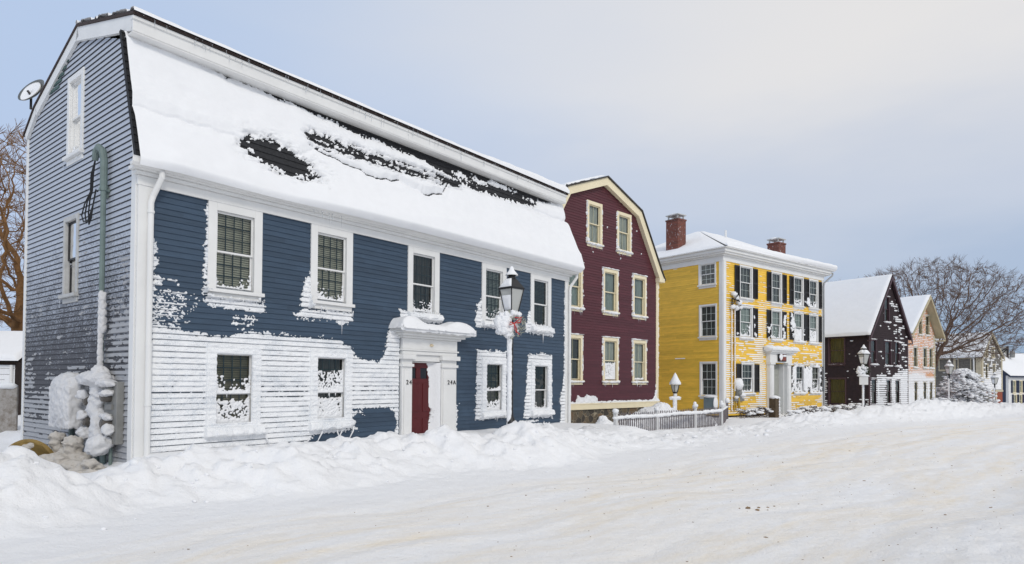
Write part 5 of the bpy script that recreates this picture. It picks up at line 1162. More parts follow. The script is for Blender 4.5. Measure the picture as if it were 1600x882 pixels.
# ---------------------------------------------------------------- street lamps
LGLASS, t, b = new_mat('frosted lamp glass'); b.inputs['Base Color'].default_value = (.55, .56, .54, 1); b.inputs['Roughness'].default_value = .25; b.inputs['Alpha'].default_value = .75
GREEN = paint('fir green', (.035, .06, .03, 1), .8, .4, 20, .003); REDR = flat('red ribbon', (.45, .03, .03, 1), .5); PINE = paint('frosted fir', (.42, .43, .36, 1), .8, .5, 30, .004)
def street_lamp(x, y, z0, k, label, rz, seed, post_h=2.65, snow=1.0, group='street lamps along the snow bank', head=1.0):
    r = empty('street_lamp', (x, y, z0), rz, label, 'street lamp', group)
    H_ = post_h; mb = MB(); mb.lathe((0, 0, 0), [(.11, -.5), (.11, .3), (.07, .42), (.055, .5), (.048, H_-.25), (.06, H_-.2), (.045, H_-.12), (.08, H_), (.05, H_+.06)], 16); mb.build('post', BLACKP, r, smooth=False)
    zb = H_+.06
    def sq(r0, z0_, r1, z1_, mb, th=None):
        a = [(r0*cos(pi/2*i), r0*sin(pi/2*i), z0_) for i in range(4)]; c = [(r1*cos(pi/2*i), r1*sin(pi/2*i), z1_) for i in range(4)]
        mb.add(a+c, [(i, (i+1) % 4, (i+1) % 4+4, i+4) for i in range(4)]+[(3, 2, 1, 0), (4, 5, 6, 7)])
    h = head
    fr = MB(); sq(.16*h, zb-.02, .17*h, zb+.02, fr)
    for i in range(4):
        a = pi/2*i; fr.tube([(.155*h*cos(a), .155*h*sin(a), zb), (.285*h*cos(a), .285*h*sin(a), zb+.56*h)], .014, 5)
        b2 = pi/2*(i+1); fr.tube([(.285*h*cos(a), .285*h*sin(a), zb+.56*h), (.285*h*cos(b2), .285*h*sin(b2), zb+.56*h)], .018, 5)
    sq(.31*h, zb+.565*h, .31*h, zb+.585*h, fr); sq(.30*h, zb+.586*h, .12*h, zb+.80*h, fr); fr.lathe((0, 0, zb+.80*h), [(.10*h, 0), (.10*h, .04*h), (.07*h, .06*h), (.13*h, .09*h), (.03*h, .20*h), (.012, .26*h)], 12)
    hd = fr.build('lantern', BLACKP, r)
    g = MB(); sq(.145*h, zb+.02, .272*h, zb+.55*h, g); g.build('lamp_glass', LGLASS, hd); g = MB(); g.lathe((0, 0, zb+.05), [(.03, 0), (.04, .1), (.025, .2)], 8); g.build('bulb_holder', paint('brass', (.2, .17, .1, 1), .4) if 'brass' not in MATS else MATS['brass'], hd)
    s = MB()        # snow on the windward facets, cap and post
    s.lathe((0, 0, zb+.895*h), [(.155*h, -.01), (.14*h, .02), (.07*h, .10*h), (.035*h, .19*h), (.0, .215*h)], 12)
    def facet(i, z0_, z1_, r0, r1, seed_, th):
        a, c = pi/2*i, pi/2*(i+1)
        n = 7
        for u in range(n):
            for v in range(n):
                pass
        P = lambda u, v, o: tuple(((r0+(r1-r0)*v)*((1-u)*f(a)+u*f(c))+o*f((a+c)/2)) for f in (cos, sin))+(z0_+(z1_-z0_)*v+o*.5,)
        nn = 9; vs = []; fs = []
        for u in range(nn):
            for v in range(nn):
                uu, vv = u/(nn-1), v/(nn-1); e = min(uu, 1-uu, vv, 1-vv)*5; vs.append(P(uu, vv, .006+th*min(1, e)**.5*(.8+.4*float(vn(uu*4, vv*4, seed_)))))
        for u in range(nn-1):
            for v in range(nn-1): fs.append((u*nn+v, (u+1)*nn+v, (u+1)*nn+v+1, u*nn+v+1))
        s.add(vs, fs)
    if snow >= 1.5:
        for i in range(4): facet(i, zb+.58*h, zb+.80*h, .32*h, .11*h, seed+i, .07)
    facet(2, zb+.59*h, zb+.80*h, .30*h, .12*h, seed, .03); facet(2, zb+.06, zb+.40*h, .16*h, .235*h, seed+2, .03)
    if snow >= 1.5: facet(1, zb+.59*h, zb+.80*h, .30*h, .12*h, seed, .05)
    R = random.Random(seed)
    zz = .1
    while zz < H_-.3:
        s.lump((-.040, -.035, zz), (.06, .055, .16), int(zz*31)+seed, .15, 2); zz += .14
    s.lump((-.05, -.05, .08), (.22, .2, .16), seed+7, .2, 3); s.lump((.1, -.08, .02), (.2, .2, .12), seed+8, .2, 3)
    s.build('snow', SNOW, r, smooth=True)
    return r, zb
def wreath(r_lamp, zc, label, seed, ribbon=True, rr=.21, group='wreaths on the street lamps'):
    loc = r_lamp.location; w = empty('wreath', (loc[0], loc[1], loc[2]+zc), 0, label, 'wreath', group)
    R = random.Random(seed); g = MB(); s = MB()
    d = Vector((loc[0], loc[1], 0)).normalized(); back = Vector((d[0], d[1], 0)); side = Vector((d[1], -d[0], 0))     # faces the road
    off = -back*.13
    for i in range(420):
        a = R.uniform(0, 2*pi); q = rr+R.uniform(-.10, .10); dd = R.uniform(-.08, .08); c = off+side*(q*cos(a)+.02)+Vector((0, 0, q*sin(a)))+back*dd
        t_ = (side*cos(a+R.uniform(-1.2, 1.2))+Vector((0, 0, sin(a+R.uniform(-1.2, 1.2))))-back*R.uniform(0, .7)).normalized()*R.uniform(.04, .09)
        n_ = t_.cross(Vector((R.random(), R.random(), R.random()))).normalized()*.010
        g.add([tuple(c-n_), tuple(c+n_), tuple(c+t_+n_*.3), tuple(c+t_-n_*.3)], [(0, 1, 2, 3)])
    g.build('greenery', PINE if ribbon else GREEN, w)
    for i in range(70):
        a = R.uniform(0, 2*pi); wgt = .5-.5*cos(a)     # more on the left
        if R.random() > .25+.8*wgt: continue
        q = rr+R.uniform(-.09, .10); c = off+side*(q*cos(a)-.03)+Vector((0, 0, q*sin(a)))-back*R.uniform(0, .1)*wgt; k = (.05+.06*wgt)*R.uniform(.6, 1.1)
        s.lump(tuple(c), (k, k, k), seed+i, .35, 2, 2.2)
    s.lump(tuple(off-side*.02-Vector((0, 0, .05))+back*.04), (.09, .09, .1), seed+91, .3, 2)
    s.build('snow', SNOW, w, smooth=True)
    if ribbon:
        rb = MB(); o = off-back*.13+side*.06
        def strip(pts, wd): rb.tube([tuple(o+side*p[0]+Vector((0, 0, p[1]))-back*p[2]) for p in pts], [wd]*len(pts), 5)
        strip([(.0, .02, 0), (.1, .09, .03), (.17, .11, .03), (.14, .04, .02), (.0, .02, 0)], .013); strip([(.0, .02, 0), (-.08, .05, .03), (-.1, -.02, .02), (0, .02, 0)], .013)
        strip([(.0, .02, 0), (.05, -.08, .02), (.07, -.18, .02), (.13, -.24, .02)], .012); strip([(.0, .02, 0), (.01, -.1, .03), (.06, -.2, .01)], .010); strip([(.02, .16, 0), (.11, .14, .02), (.18, .16, .0)], .012)
        rb.build('ribbon', REDR, w)
    return w
l1, zb = street_lamp(-.02, 15.2, .40, 1, 'nearest black street lamp with a beribboned wreath, before the blue house', 0, 600, 2.80, head=1.0)
wreath(l1, 2.57, 'frosted fir wreath with striped red ribbon on the nearest street lamp', 610)
l3, zb = street_lamp(19.6, 36.0, .0, 1, 'street lamp with snow capped lantern and a white box, before the black house', radians(-28.6), 620, 2.65, snow=1.6, head=1.0)
wreath(l3, 2.35, 'snow smothered wreath on the lamp before the black house', 630, ribbon=False, rr=.20)
mb = MB(); mb.lump((.1, 0, 0), (.05, .05, .05), 3, .3, 1)
def box_sign():
    r = empty('mail_box', (19.55, 35.85, 1.55), radians(-28), 'plain white box strapped to the lamp post before the black house', 'box'); mb = MB(); mb.box(-.26, .18, -.14, .0, .02, .46); mb.build('box', WHITE, r, bevel=.02)
    mb = MB(); mb.lump((-.04, -.08, .52), (.29, .12, .07), 5, .2, 2); mb.build('snow', SNOW, r, smooth=True)
box_sign()
street_lamp(34.5, 51.0, -.40, 1, 'street lamp standing before the snow laden tree', radians(-34), 640, 2.75, snow=1.6, head=1.05)
street_lamp(46.3, 62.0, -.75, 1, 'farthest street lamp, before the brick based grey house', radians(-36.7), 660, 2.35, snow=1.6, head=1.05)
def yard_lantern():
    r = empty('lantern_post', (6.06, 24.0, -.1), radians(10), 'short yard lantern post with a pointed snow hat, inside the picket fence', 'lantern post'); mb = MB()
    mb.box(-.055, .055, -.055, .055, -.3, 1.33); mb.box(-.22, .22, -.03, .03, 1.10, 1.15); mb.build('post', WHITE, r, bevel=.008)
    mb = MB(); mb.lathe((0, 0, 1.33), [(.06, 0), (.09, .04), (.10, .05)], 12); mb.lathe((0, 0, 1.36), [(.105, .0), (.105, .03)], 8)
    for i in range(6):
        a = 2*pi*i/6; mb.tube([(.10*cos(a), .10*sin(a), 1.39), (.17*cos(a), .17*sin(a), 1.66)], .010, 4)
    mb.lathe((0, 0, 1.66), [(.20, 0), (.20, .02), (.05, .16), (.02, .25)], 12); h = mb.build('lantern', BLACKP, r)
    mb = MB(); mb.lathe((0, 0, 1.39), [(.09, 0), (.16, .26)], 6); mb.build('lamp_glass', LGLASS, h)
    mb = MB(); mb.lathe((0, 0, 1.67), [(.21, -.01), (.215, .05), (.13, .20), (.05, .37), (.0, .44)], 16); mb.lump((0, 0, 1.17), (.23, .07, .06), 3, .25, 2)
    for i in range(8): mb.lump((-.05, -.03, .1+.14*i), (.05, .06, .12), i, .2, 2)
    mb.build('snow', SNOW, r, smooth=True)
yard_lantern()

# ---------------------------------------------------------------- picket fence and the yard before the maroon house
def picket_fence():
    A = np.array([3.1, 19.3]); B = np.array([8.05, 24.85]); d = B-A; Ln = float(np.hypot(*d)); rz = math.atan2(d[1], d[0])
    r = empty('picket_fence', (A[0], A[1], 0), rz, 'white picket fence with snow on its rail before the maroon and yellow houses', 'fence')
    FW = paint('white fence paint', (.62, .62, .62, 1), .6, .08, 4); FD = paint('dark fence pickets', (.16, .14, .15, 1), .6, .2, 6)
    for x, nm in ((0.0, 'post'), (2.45, 'post'), (5.2, 'post'), (Ln, 'post')):
        mb = MB(); mb.box(x-.05, x+.05, -.05, .05, -.6, .70); mb.box(x-.065, x+.065, -.065, .065, .70, .73); mb.lathe((x, 0, .73), [(.02, 0), (.035, .02), (.0, .08)], 8); p = mb.build(nm, FW, r, bevel=.005)
        mb = MB(); mb.lump((x, 0, .78), (.09, .09, .07), int(x*9), .25, 2)
        if x > 5: mb.lump((x, 0, .90), (.06, .06, .06), 5, .25, 2); mb.lump((x-.05, -.05, .82), (.11, .08, .06), 7, .25, 2)
        mb.build('snow', SNOW, p, smooth=True)
    mb = MB()
    for z in (.46, -.0): mb.box(0, Ln, .02, .06, z, z+.07)
    mb.build('rail', FW, r)
    mb = MB(); x = .08; i = 0
    while x < Ln:
        if min(abs(x-2.45), abs(x-5.2)) > .07:
            w = .013; h = .68+.01*math.sin(x*3); mb.box(x-w, x+w, -.012, .012, -.6, h); mb.add([(x-w, -.012, h), (x+w, -.012, h), (x+w, .012, h), (x-w, .012, h), (x, 0, h+.04)], [(0, 1, 4), (1, 2, 4), (2, 3, 4), (3, 0, 4)])
        x += .125
    mb.build('pickets', FD, r)
    mb = MB(); x = 0; R = random.Random(3)
    while x < Ln: mb.lump((x, .0, .57+.01*math.sin(x*2)), (.12, .075, .055*R.uniform(.7, 1.3)), int(x*17), .25, 2); x += .09
    mb.build('snow', SNOW, r, smooth=True)
    # the fence's return towards the yellow house
    r2 = empty('fence_run', (B[0], B[1], 0), math.atan2(5.2, -.6+2.6), 'short dark fence run from the picket fence to the yellow corner', 'fence')
    mb = MB(); x = .1
    while x < 4.6: mb.box(x-.02, x+.02, -.012, .012, -.4, .55); x += .12
    mb.box(0, 4.6, .015, .05, .35, .41); mb.box(4.6, 4.7, -.05, .05, -.4, .75); mb.build('pickets', FD, r2); mb = MB()
    for i in range(30): mb.lump((.1+.15*i, 0, .57), (.10, .05, .035), i, .3, 1)
    mb.lump((4.65, 0, .82), (.1, .1, .12), 8, .3, 2); mb.build('snow', SNOW, r2, smooth=True)
picket_fence()
def snow_heap(c, parts, label, seed, cat='snow covered bush', name='snowy_bush', mat=None):
    r = empty(name, c, 0, label, cat); tw = MB(); R = random.Random(seed)
    for i in range(40):
        p = R.choice(parts); a = R.uniform(0, 2*pi); q = R.uniform(.6, 1.03); e = R.uniform(.1, 1.2)
        tw.tube([(p[0], p[1], p[2]*.3), (p[0]+p[3]*q*cos(a)*cos(e), p[1]+p[4]*q*sin(a)*cos(e), p[2]+p[5]*q*sin(e))], [.01, .004], 3)
    tw.build('twigs', MATS['brown twigs'], r); mb = MB()
    for i, p in enumerate(parts): mb.lump(p[:3], p[3:6], seed+i*3, .16, 4, 1.6)
    mb.build('snow', mat or SNOW, r, smooth=True, fuse=.03)
snow_heap((5.45, 23.9, -.1), [(0, 0, .25, .95, .8, .62), (-.75, .0, .15, .6, .5, .45), (.1, .1, .75, .35, .32, .25), (.7, 0, .18, .7, .6, .40), (-1.15, -.1, .05, .35, .4, .42), (-.2, -.2, .5, .5, .4, .3), (.35, -.1, .52, .5, .4, .25)], 'large rounded bush buried under snow beside the maroon foundation', 700)
snow_heap((7.15, 24.6, -.1), [(0, 0, .2, .35, .3, .38), (.35, .1, .15, .3, .3, .3), (-.45, 0, .15, .3, .3, .28)], 'small snow covered bush at the foot of the yellow side wall', 720)
snow_heap((2.95, 20.6, -.05), [(0, 0, .25, .33, .3, .26), (-.05, .05, .52, .13, .12, .11), (.28, 0, .15, .28, .25, .25)], 'snow capped boulder pile before the fieldstone foundation', 730, 'boulder', 'boulder')
snow_heap((2.15, 18.2, .02), [(0, 0, .12, .38, .28, .27)], 'lone rounded boulder under snow near the blue downspout', 740, 'boulder', 'boulder', DULL)
snow_heap((4.15, 22.0, -.1), [(0, 0, .28, .28, .26, .30)], 'small snow ball bush between boulders and picket fence', 745)

# ---------------------------------------------------------------- round the yellow house
def on_yellow(name, s, out, z, label, cat, face='f'):
    o = YH.root; m = o.matrix_basis
    loc = o.location; a = YH.ang; X = (cos(a), sin(a)); Y = (-sin(a), cos(a))
    p = (loc[0]+X[0]*s-Y[0]*out, loc[1]+X[1]*s-Y[1]*out) if face == 'f' else (loc[0]+Y[0]*s-X[0]*out, loc[1]+Y[1]*s-X[1]*out)
    return empty(name, (p[0], p[1], z), a if face == 'f' else a-pi/2+pi, label, cat)
def yellow_things():
    YP = paint('yellow painted pipe', (.50, .33, .05, 1), .5, .1, 3)
    r = on_yellow('service_mast', .75, .0, 0, 'cables and conduit with a snowy weatherhead on the yellow front', 'conduit')
    mb = MB(); mb.tube([(-.18, -.06, .3), (-.18, -.06, 5.3)], .022, 6); mb.tube([(.05, -.06, .3), (.05, -.06, 1.5), (.07, -.06, 1.8), (.07, -.06, 5.2)], .035, 6); mb.tube([(.2, -.06, .4), (.15, -.06, 1.4), (.12, -.06, 5.1)], .028, 6); mb.tube([(.45, -.08, .35), (.28, -.1, 1.3)], .06, 8); mb.build('pipe', YP, r)
    mb = MB(); mb.tube([(-.2, -.10, 5.1), (-.2, -.12, 5.6), (.2, -.22, 5.5), (.45, -.2, 5.2)], .04, 6); mb.tube([(-.2, -.10, 5.2), (.0, -.25, 5.75), (.4, -.2, 5.25)], .02, 5); mb.tube([(-.3, -.1, 5.15), (.5, -.12, 5.1)], .03, 5); mb.build('weatherhead', BLACKP, r)
    mb = MB()
    for x, z, k in ((-.1, 5.8, .13), (.1, 5.65, .13), (.3, 5.45, .13), (.42, 5.22, .12), (-.2, 5.2, .13), (.1, 5.15, .14)): mb.lump((x, -.16, z), (k, k, k*.9), int(z*10), .4, 2)
    for i in range(40): mb.lump((-.18, -.085, .4+i*.12), (.028, .03, .08), i, .3, 1); mb.lump((.06, -.095, 1.3+i*.095), (.03, .03, .07), i+50, .3, 1)
    mb.build('snow', SNOW, r, smooth=True)
    r = on_yellow('electric_meter', 1.05, .02, 1.05, 'round electric meter hooded with snow on the yellow front', 'electric meter')
    mb = MB(); mb.box(-.16, .2, -.14, 0, -.1, .4); mb.lathe((.0, -.16, .1), [(.1, -.08), (.12, 0), (.1, .1)], 12); mb.box(-.3, .5, -.1, 0, -.28, -.16); mb.build('meter_box', GREYBOX, r)
    mb = MB(); mb.lump((0, -.12, .52), (.27, .22, .26), 3, .25, 3); mb.lump((.3, -.14, .0), (.16, .12, .12), 5, .4, 2); mb.lump((-.2, -.12, -.1), (.1, .1, .08), 6, .4, 2); mb.build('snow', SNOW, r, smooth=True)
    r = on_yellow('heat_pump', .60, .12, .32, 'blue grey utility box with snow on top, low on the yellow side wall', 'utility box', 's')
    mb = MB(); mb.box(-.28, .28, -.15, .15, 0, .62); mb.build('cabinet', paint('blue grey metal', (.17, .22, .24, 1), .5), r, bevel=.02); mb = MB(); mb.lump((0, 0, .66), (.34, .2, .08), 3, .2, 2); mb.lump((-.3, -.0, .35), (.06, .18, .33), 4, .2, 2); mb.build('snow', SNOW, r, smooth=True)
    r = on_yellow('bollard_post', 2.75, .95, -.1, 'square dark wooden post with snow cap before the yellow doorway', 'post')
    mb = MB(); mb.box(-.17, .17, -.17, .17, -.2, 1.02); mb.build('post', paint('dark brown timber', (.085, .06, .035, 1), .8, .25, 8), r, bevel=.01); mb = MB(); mb.lump((0, 0, 1.05), (.24, .22, .09), 3, .2, 2)
    for i in range(7): mb.lump((.17, -.05, .1+.15*i), (.07, .16, .12), i, .2, 2)
    mb.build('snow', SNOW, r, smooth=True)
    r = on_yellow('door_plaque', 4.66, .25, 2.72, 'dark rimmed plaque half hidden by snow over the yellow house doorway', 'plaque')
    mb = MB(); mb.box(-.38, .38, -.07, 0, 0, .42); mb.build('frame', BLACKP, r, bevel=.06); mb = MB(); mb.box(-.30, .30, -.085, -.071, .06, .36); p = mb.build('face', paint('rust red plaque', (.22, .05, .03, 1), .5, .4, 9), r)
    mb = MB(); mb.lump((-.18, -.09, .22), (.15, .04, .15), 3, .3, 2); mb.lump((.14, -.09, .29), (.2, .04, .06), 4, .3, 2); mb.lump((0, -.04, .43), (.38, .08, .05), 6, .3, 2); mb.build('snow', SNOW, r, smooth=True)
yellow_things()
def hedge(name, p0, p1, w, h, label, seed, green=False, snow=.8, dens=420):
    r = empty(name, (p0[0], p0[1], 0), math.atan2(p1[1]-p0[1], p1[0]-p0[0]), label, 'hedge'); Ln = math.hypot(p1[0]-p0[0], p1[1]-p0[1]); R = random.Random(seed); mb = MB(); zb = gz_at(*p0)-.1
    for i in range(int(Ln*dens)):
        x = R.uniform(0, Ln); y = R.gauss(0, w*.4); z = zb+R.uniform(0, 1)**.7*(h+.08*math.sin(x*3+seed)); c = Vector((x, y, z)); k = R.uniform(.02, .05)
        a = Vector((R.uniform(-1, 1), R.uniform(-1, 1), R.uniform(-.3, 1))).normalized()*k*1.6; b_ = a.cross(Vector((R.random(), R.random(), R.random()+.1))).normalized()*k*.4
        mb.add([tuple(c-b_), tuple(c+a), tuple(c+b_), tuple(c-a)], [(0, 1, 2, 3)])
    mb.build('foliage', GREEN if green else MATS['brown hedge'], r); s = MB()
    for i in range(int(Ln*16*snow)):
        x = R.uniform(0, Ln); y = R.gauss(0, w*.35); z = zb+h*(.55+.5*R.random())+.08*math.sin(x*3+seed)*.5; k = R.uniform(.05, .13); s.lump((x, y, z), (k*1.5, k*1.3, k*.55), seed+i, .35, 1)
    if snow: s.build('snow', SNOW, r, smooth=True)
paint('brown hedge', (.075, .055, .045, 1), .8, .4, 10, 0)
def yl(s, out): 
    a = YH.ang; X = (cos(a), sin(a)); Y = (-sin(a), cos(a)); return (9.8+X[0]*s-Y[0]*out, 30+X[1]*s-Y[1]*out)
hedge('hedge', yl(.2, .7), yl(3.4, .7), .3, .50, 'bare snow dusted hedge below the yellow ground floor window', 750)
hedge('hedge', yl(3.6, 1.25), yl(6.2, 1.2), .3, .42, 'low bare hedge in front of the yellow doorway step', 752)
hedge('hedge', yl(6.0, .7), yl(9.6, .9), .32, .50, 'snow heaped hedge under the paired yellow windows', 754, snow=1.6)
hedge('hedge', (19.2, 37.6), (21.6, 39.6), .35, .55, 'snow covered hedge at the black side wall', 756, snow=1.4)
hedge('hedge', (22.9, 40.2), (25.6, 42.1), .35, .5, 'dark low hedge at the foot of the black street front', 757, green=True, snow=1.0)
hedge('hedge', (36.3, 52.2), (42.5, 57.8), .55, 1.25, 'dark evergreen hedge between the snow laden tree and the brick base', 758, green=True, snow=.25, dens=900)
hedge('hedge', (31.2, 48.0), (33.6, 49.2), .5, .95, 'frosted shrub row at the peach front corner', 759, snow=3.0, dens=300)
def stakes():
    for i, (x, y, lb) in enumerate([(26.3, 41.6, 'thin snow stake standing in the bank before the black house')]):
        r = empty('snow_stake', (x, y, gz_at(x, y)-.1), 0, lb, 'stake'); mb = MB(); mb.tube([(0, 0, 0), (.02, 0, .95)], .018, 5); mb.build('rod', paint('faded red rod', (.3, .12, .1, 1), .6), r)
stakes()

# ---------------------------------------------------------------- trees
from mathutils import kdtree
def bare_tree(name, base, crown_c, crown_r, label, seed, n_attr=2200, step=.38, trunk_top=2.5, twig=(3, .75), colr=(.10, .07, .055, 1), trunk_r=.36, droop=0.0, hollow=.25, inf=3.2, kill=.75, lean=(0, 0), group=None, snowy=False, twr=.007):
    R = random.Random(seed); C = Vector(crown_c); att = []
    while len(att) < n_attr:
        p = Vector((R.uniform(-1, 1), R.uniform(-1, 1), R.uniform(-1, 1)))
        if hollow < p.length < 1 and (p.z > -.75): att.append(Vector((C.x+p.x*crown_r[0], C.y+p.y*crown_r[1], C.z+p.z*crown_r[2])))
    nodes = [Vector(base)]; par = [-1]; z = base[2]
    while nodes[-1].z < base[2]+trunk_top:
        p = nodes[-1]; nodes.append(p+Vector((lean[0]*step+R.uniform(-.03, .03), lean[1]*step+R.uniform(-.03, .03), step))); par.append(len(nodes)-2)
    alive = list(att)
    for it in range(90):
        kd = kdtree.KDTree(len(nodes))
        for i, p in enumerate(nodes): kd.insert(p, i)
        kd.balance(); pull = {}; keep = []
        for a in alive:
            co, i, d = kd.find(a)
            if d < kill: continue
            keep.append(a)
            if d < inf or it < 12: pull.setdefault(i, []).append((a-co).normalized())
        alive = keep
        if not pull or not alive: break
        added = 0
        for i, vs in pull.items():
            s = Vector((0, 0, 0))
            for v in vs: s += v
            s = s/len(vs)+Vector((R.uniform(-.3, .3), R.uniform(-.3, .3), R.uniform(-.18, .3)-droop))
            if s.length < .05: continue
            q = nodes[i]+s.normalized()*step
            nodes.append(q); par.append(i); added += 1
        if not added or len(nodes) > 14000: break
    n = len(nodes); ch = [[] for _ in range(n)]
    for i in range(1, n): ch[par[i]].append(i)
    rad = [0.0]*n
    for i in range(n-1, -1, -1): rad[i] = max(.011, sum(rad[c]**1.95 for c in ch[i])**(1/1.95)) if ch[i] else .011
    k = trunk_r/rad[0]; rad = [max(.010, r*k) for r in rad]
    root = empty(name, base, 0, label, 'tree', group); B0 = Vector(base)
    trunk = MB(); crown = MB(); tw = MB(); stack = [0]; seen = set()
    # chains
    starts = [(0, None)]
    while starts:
        i, pr = starts.pop(); chain = ([pr] if pr is not None else [])+[i]; cur = i
        while ch[cur]:
            cs = sorted(ch[cur], key=lambda c: -rad[c])
            for c in cs[1:]: starts.append((c, cur))
            cur = cs[0]; chain.append(cur)
        if len(chain) < 2: continue
        rr = [rad[j] for j in chain]
        if pr is not None: rr[0] = min(rr[0], rr[1]*1.1)
        pts = [tuple(nodes[j]-B0) for j in chain]; big = rr[0] > .09
        (trunk if pr is None else crown).tube(pts, rr, 8 if big else 4 if rr[0] > .03 else 3, False)
    for i in range(n):
        if rad[i] < .03:
            for _ in range(twig[0] if not ch[i] else (1 if R.random() < .75 else 2)):
                d = (nodes[i]-nodes[par[i]]).normalized()+Vector((R.uniform(-1, 1), R.uniform(-1, 1), R.uniform(-.5, 1)-droop*2))*.75; d = d.normalized(); l = twig[1]*R.uniform(.5, 1.2); p = nodes[i]-B0; m = p+d*l*.5
                e = m+(d+Vector((R.uniform(-.4, .4), R.uniform(-.4, .4), .25-droop*2.5))).normalized()*l*.5
                crown.tube([tuple(p), tuple(m), tuple(e)], [twr, twr*.8, twr*.4], 3, False)
                e2 = m+(d+Vector((R.uniform(-.9, .9), R.uniform(-.9, .9), .2-droop*2))).normalized()*l*.45; crown.tube([tuple(m), tuple(e2)], [twr*.8, twr*.4], 3, False)
    bark = paint(name+' bark %d' % seed, colr, .9, .3, 4, .004)
    t_ = trunk.build('trunk', bark, root, smooth=True); crown.build('crown', bark, root, smooth=False)
    return root
bare_tree('bare_tree', (36.1, 56.0, -.6), (37.4, 57, 7.6), (8.6, 6.2, 4.9), 'wide crowned bare tree rising behind the peach house', 801, n_attr=5200, step=.34, trunk_top=2.9, trunk_r=.33, twig=(7, .8), twr=.0105, kill=.55, colr=(.13, .085, .062, 1))
bare_tree('bare_tree', (37.0, 72.0, -.8), (37.0, 73, 9.4), (6.6, 4.5, 3.7), 'distant bare tree showing only its top above the black roof', 803, n_attr=2400, trunk_top=4.5, trunk_r=.25, twig=(5, .9), inf=4, twr=.012, colr=(.13, .085, .062, 1))
bare_tree('bare_tree', (-19.6, 26.0, 0), (-20.2, 26.3, 7.2), (4.6, 4.0, 4.6), 'tangled orange brown willow standing behind the shed', 805, n_attr=3600, step=.28, trunk_top=3.0, trunk_r=.30, twig=(8, .8), colr=(.22, .115, .045, 1), droop=.06, kill=.5, twr=.010)
def snow_tree():
    c = (36.75, 52.6, -.55); r = empty('snowy_tree', c, 0, 'small dense tree with every bough loaded white, behind a lamp', 'tree'); R = random.Random(9)
    mb = MB(); mb.tube([(0, 0, 0), (.05, 0, 1.5), (0, .05, 3.2)], [.10, .07, .02], 8); mb.build('trunk', MATS['brown twigs'], r)
    tw = MB(); s = MB()
    for i in range(290):
        h = R.uniform(.25, 3.3); a = R.uniform(0, 2*pi); ln = (2.2*(1-(h/3.9)**2.2)+.15)*R.uniform(.55, 1.05); d = Vector((cos(a), sin(a), 0)); n = 7; pts = []
        for k in range(n):
            u = k/(n-1); pts.append(Vector((0, 0, h))+d*ln*u+Vector((R.uniform(-.05, .05), R.uniform(-.05, .05), .40*u-.62*u*u)))
        tw.tube([tuple(p) for p in pts], [.02-.0026*k for k in range(n)], 3, False)
        for k in range(2, n):
            for q in range(2):
                sd = Vector((-d[1], d[0], 0))*R.uniform(-.22, .22)*(k/n); p = pts[k]+sd
                s.lump(tuple(p+Vector((0, 0, .045))), (R.uniform(.08, .16), R.uniform(.08, .16), R.uniform(.045, .08)), i*7+k+q*3, .4, 1)
                tw.tube([tuple(pts[k-1]), tuple(p-Vector((0, 0, .04))), tuple(p+Vector((R.uniform(-.12, .12), R.uniform(-.12, .12), -.14)))], [.012, .009, .003], 3, False)
    tw.build('branches', snow_mat('rimed twigs', (.40, .38, .37, 1), .005, .003), r); s.build('snow', SNOW, r, smooth=True)
snow_tree()
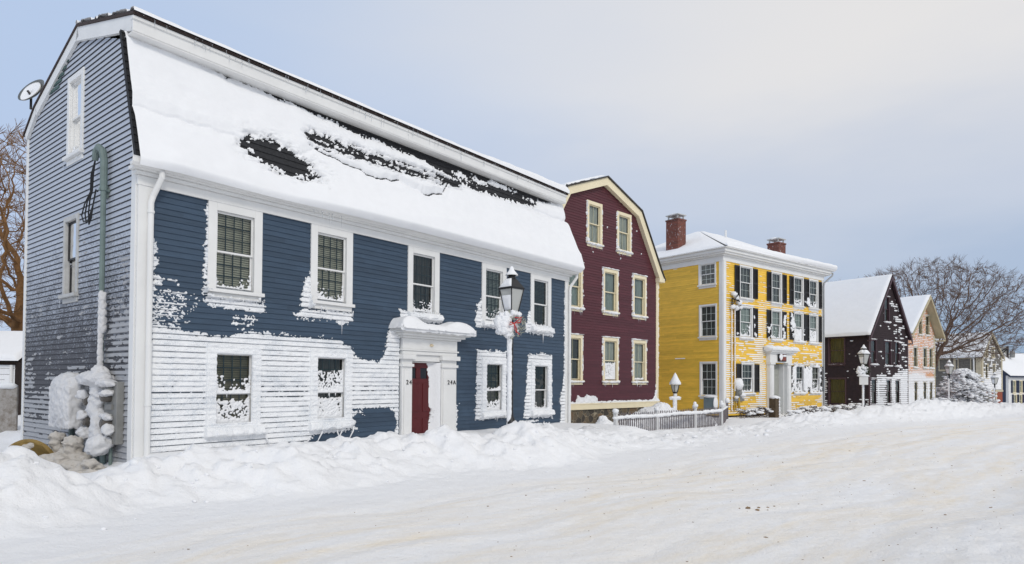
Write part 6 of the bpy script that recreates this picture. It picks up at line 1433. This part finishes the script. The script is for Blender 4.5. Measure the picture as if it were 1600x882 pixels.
def pole():
    r = empty('utility_pole', (60.6, 79.0, -1), radians(-35), 'dark utility pole with arm and wires above the far white roof', 'utility pole'); mb = MB(); mb.tube([(0, 0, 0), (0, 0, 7.3)], [.16, .12], 8); mb.build('pole', BLACKP, r)
    mb = MB(); mb.tube([(-1.9, 0, 5.9), (.1, 0, 7.2)], .09, 5); mb.tube([(-1.0, 0, 5.9), (-.1, 0, 6.9)], .07, 5); mb.build('brace', BLACKP, r); mb = MB(); mb.lathe((.45, 0, 5.9), [(.25, 0), (.27, .1), (.27, .7), (.2, .8)], 10); mb.build('transformer', GREYBOX, r)
    mb = MB()
    for z, e in ((7.25, 9.8), (6.3, 8.4)): mb.tube([(0, 0, z), (6, -1, z+.5), (14, -3, e)], .022, 4)
    mb.build('wire', BLACKP, r)
pole()

# ---------------------------------------------------------------- loose snow on the bank and grit on the road
def clods():
    R = random.Random(77); mb = MB()
    for i in range(300):
        a = R.uniform(-2.2, 22)**1.0 if R.random() < .75 else R.uniform(15, 45); e = float(foot(a)); o = e-R.uniform(.0, 2.3)+(.9 if R.random() < .12 else 0)
        x, y = xy(a, o); k = R.uniform(.008, .03)*(1+1.6*(R.random() < .08)); mb.lump((x, y, gz_at(x, y)+k*.2), (k*1.2, k, k*.8), i, .4, 1, 2.0)
    tag(mb.build('snow_clods', SNOW, None, smooth=True), 'loose clods of snow scattered over the ploughed bank', 'snow clods', kind='stuff')
    mb = MB()
    for i in range(650):
        a = R.uniform(-3, 30) if R.random() < .8 else R.uniform(0, 12); e = float(foot(a)); o = e+R.choice((R.gauss(2.6, .5), R.gauss(5.0, .8), R.uniform(.5, 8), R.gauss(7.2, .5)))
        x, y = xy(a, o)
        if y < 4: continue
        k = R.uniform(.002, .008)*(1+1.3*(R.random() < .10)); mb.lump((x, y, gz_at(x, y)+k*.2), (k*R.uniform(.8, 2.2), k, k*.5), i, .4, 0, 2.0)
    for dx, dy, k in ((0, 0, .035), (.10, -.06, .028), (.16, .05, .02), (.3, .1, .018), (.42, .18, .015), (-.12, -.03, .012), (.25, -.02, .012)):
        x, y = 3.1+dx, 8.5+dy; k *= .7; mb.lump((x, y, gz_at(x, y)+k*.25), (k*1.4, k, k*.7), int(dx*50)+9, .4, 1)
    tag(mb.build('road_grit', paint('brown grit', (.24, .16, .09, 1), .9, .4, 30, 0)), 'brown grit and bark crumbs strewn on the packed road snow', 'grit', kind='stuff')
clods()
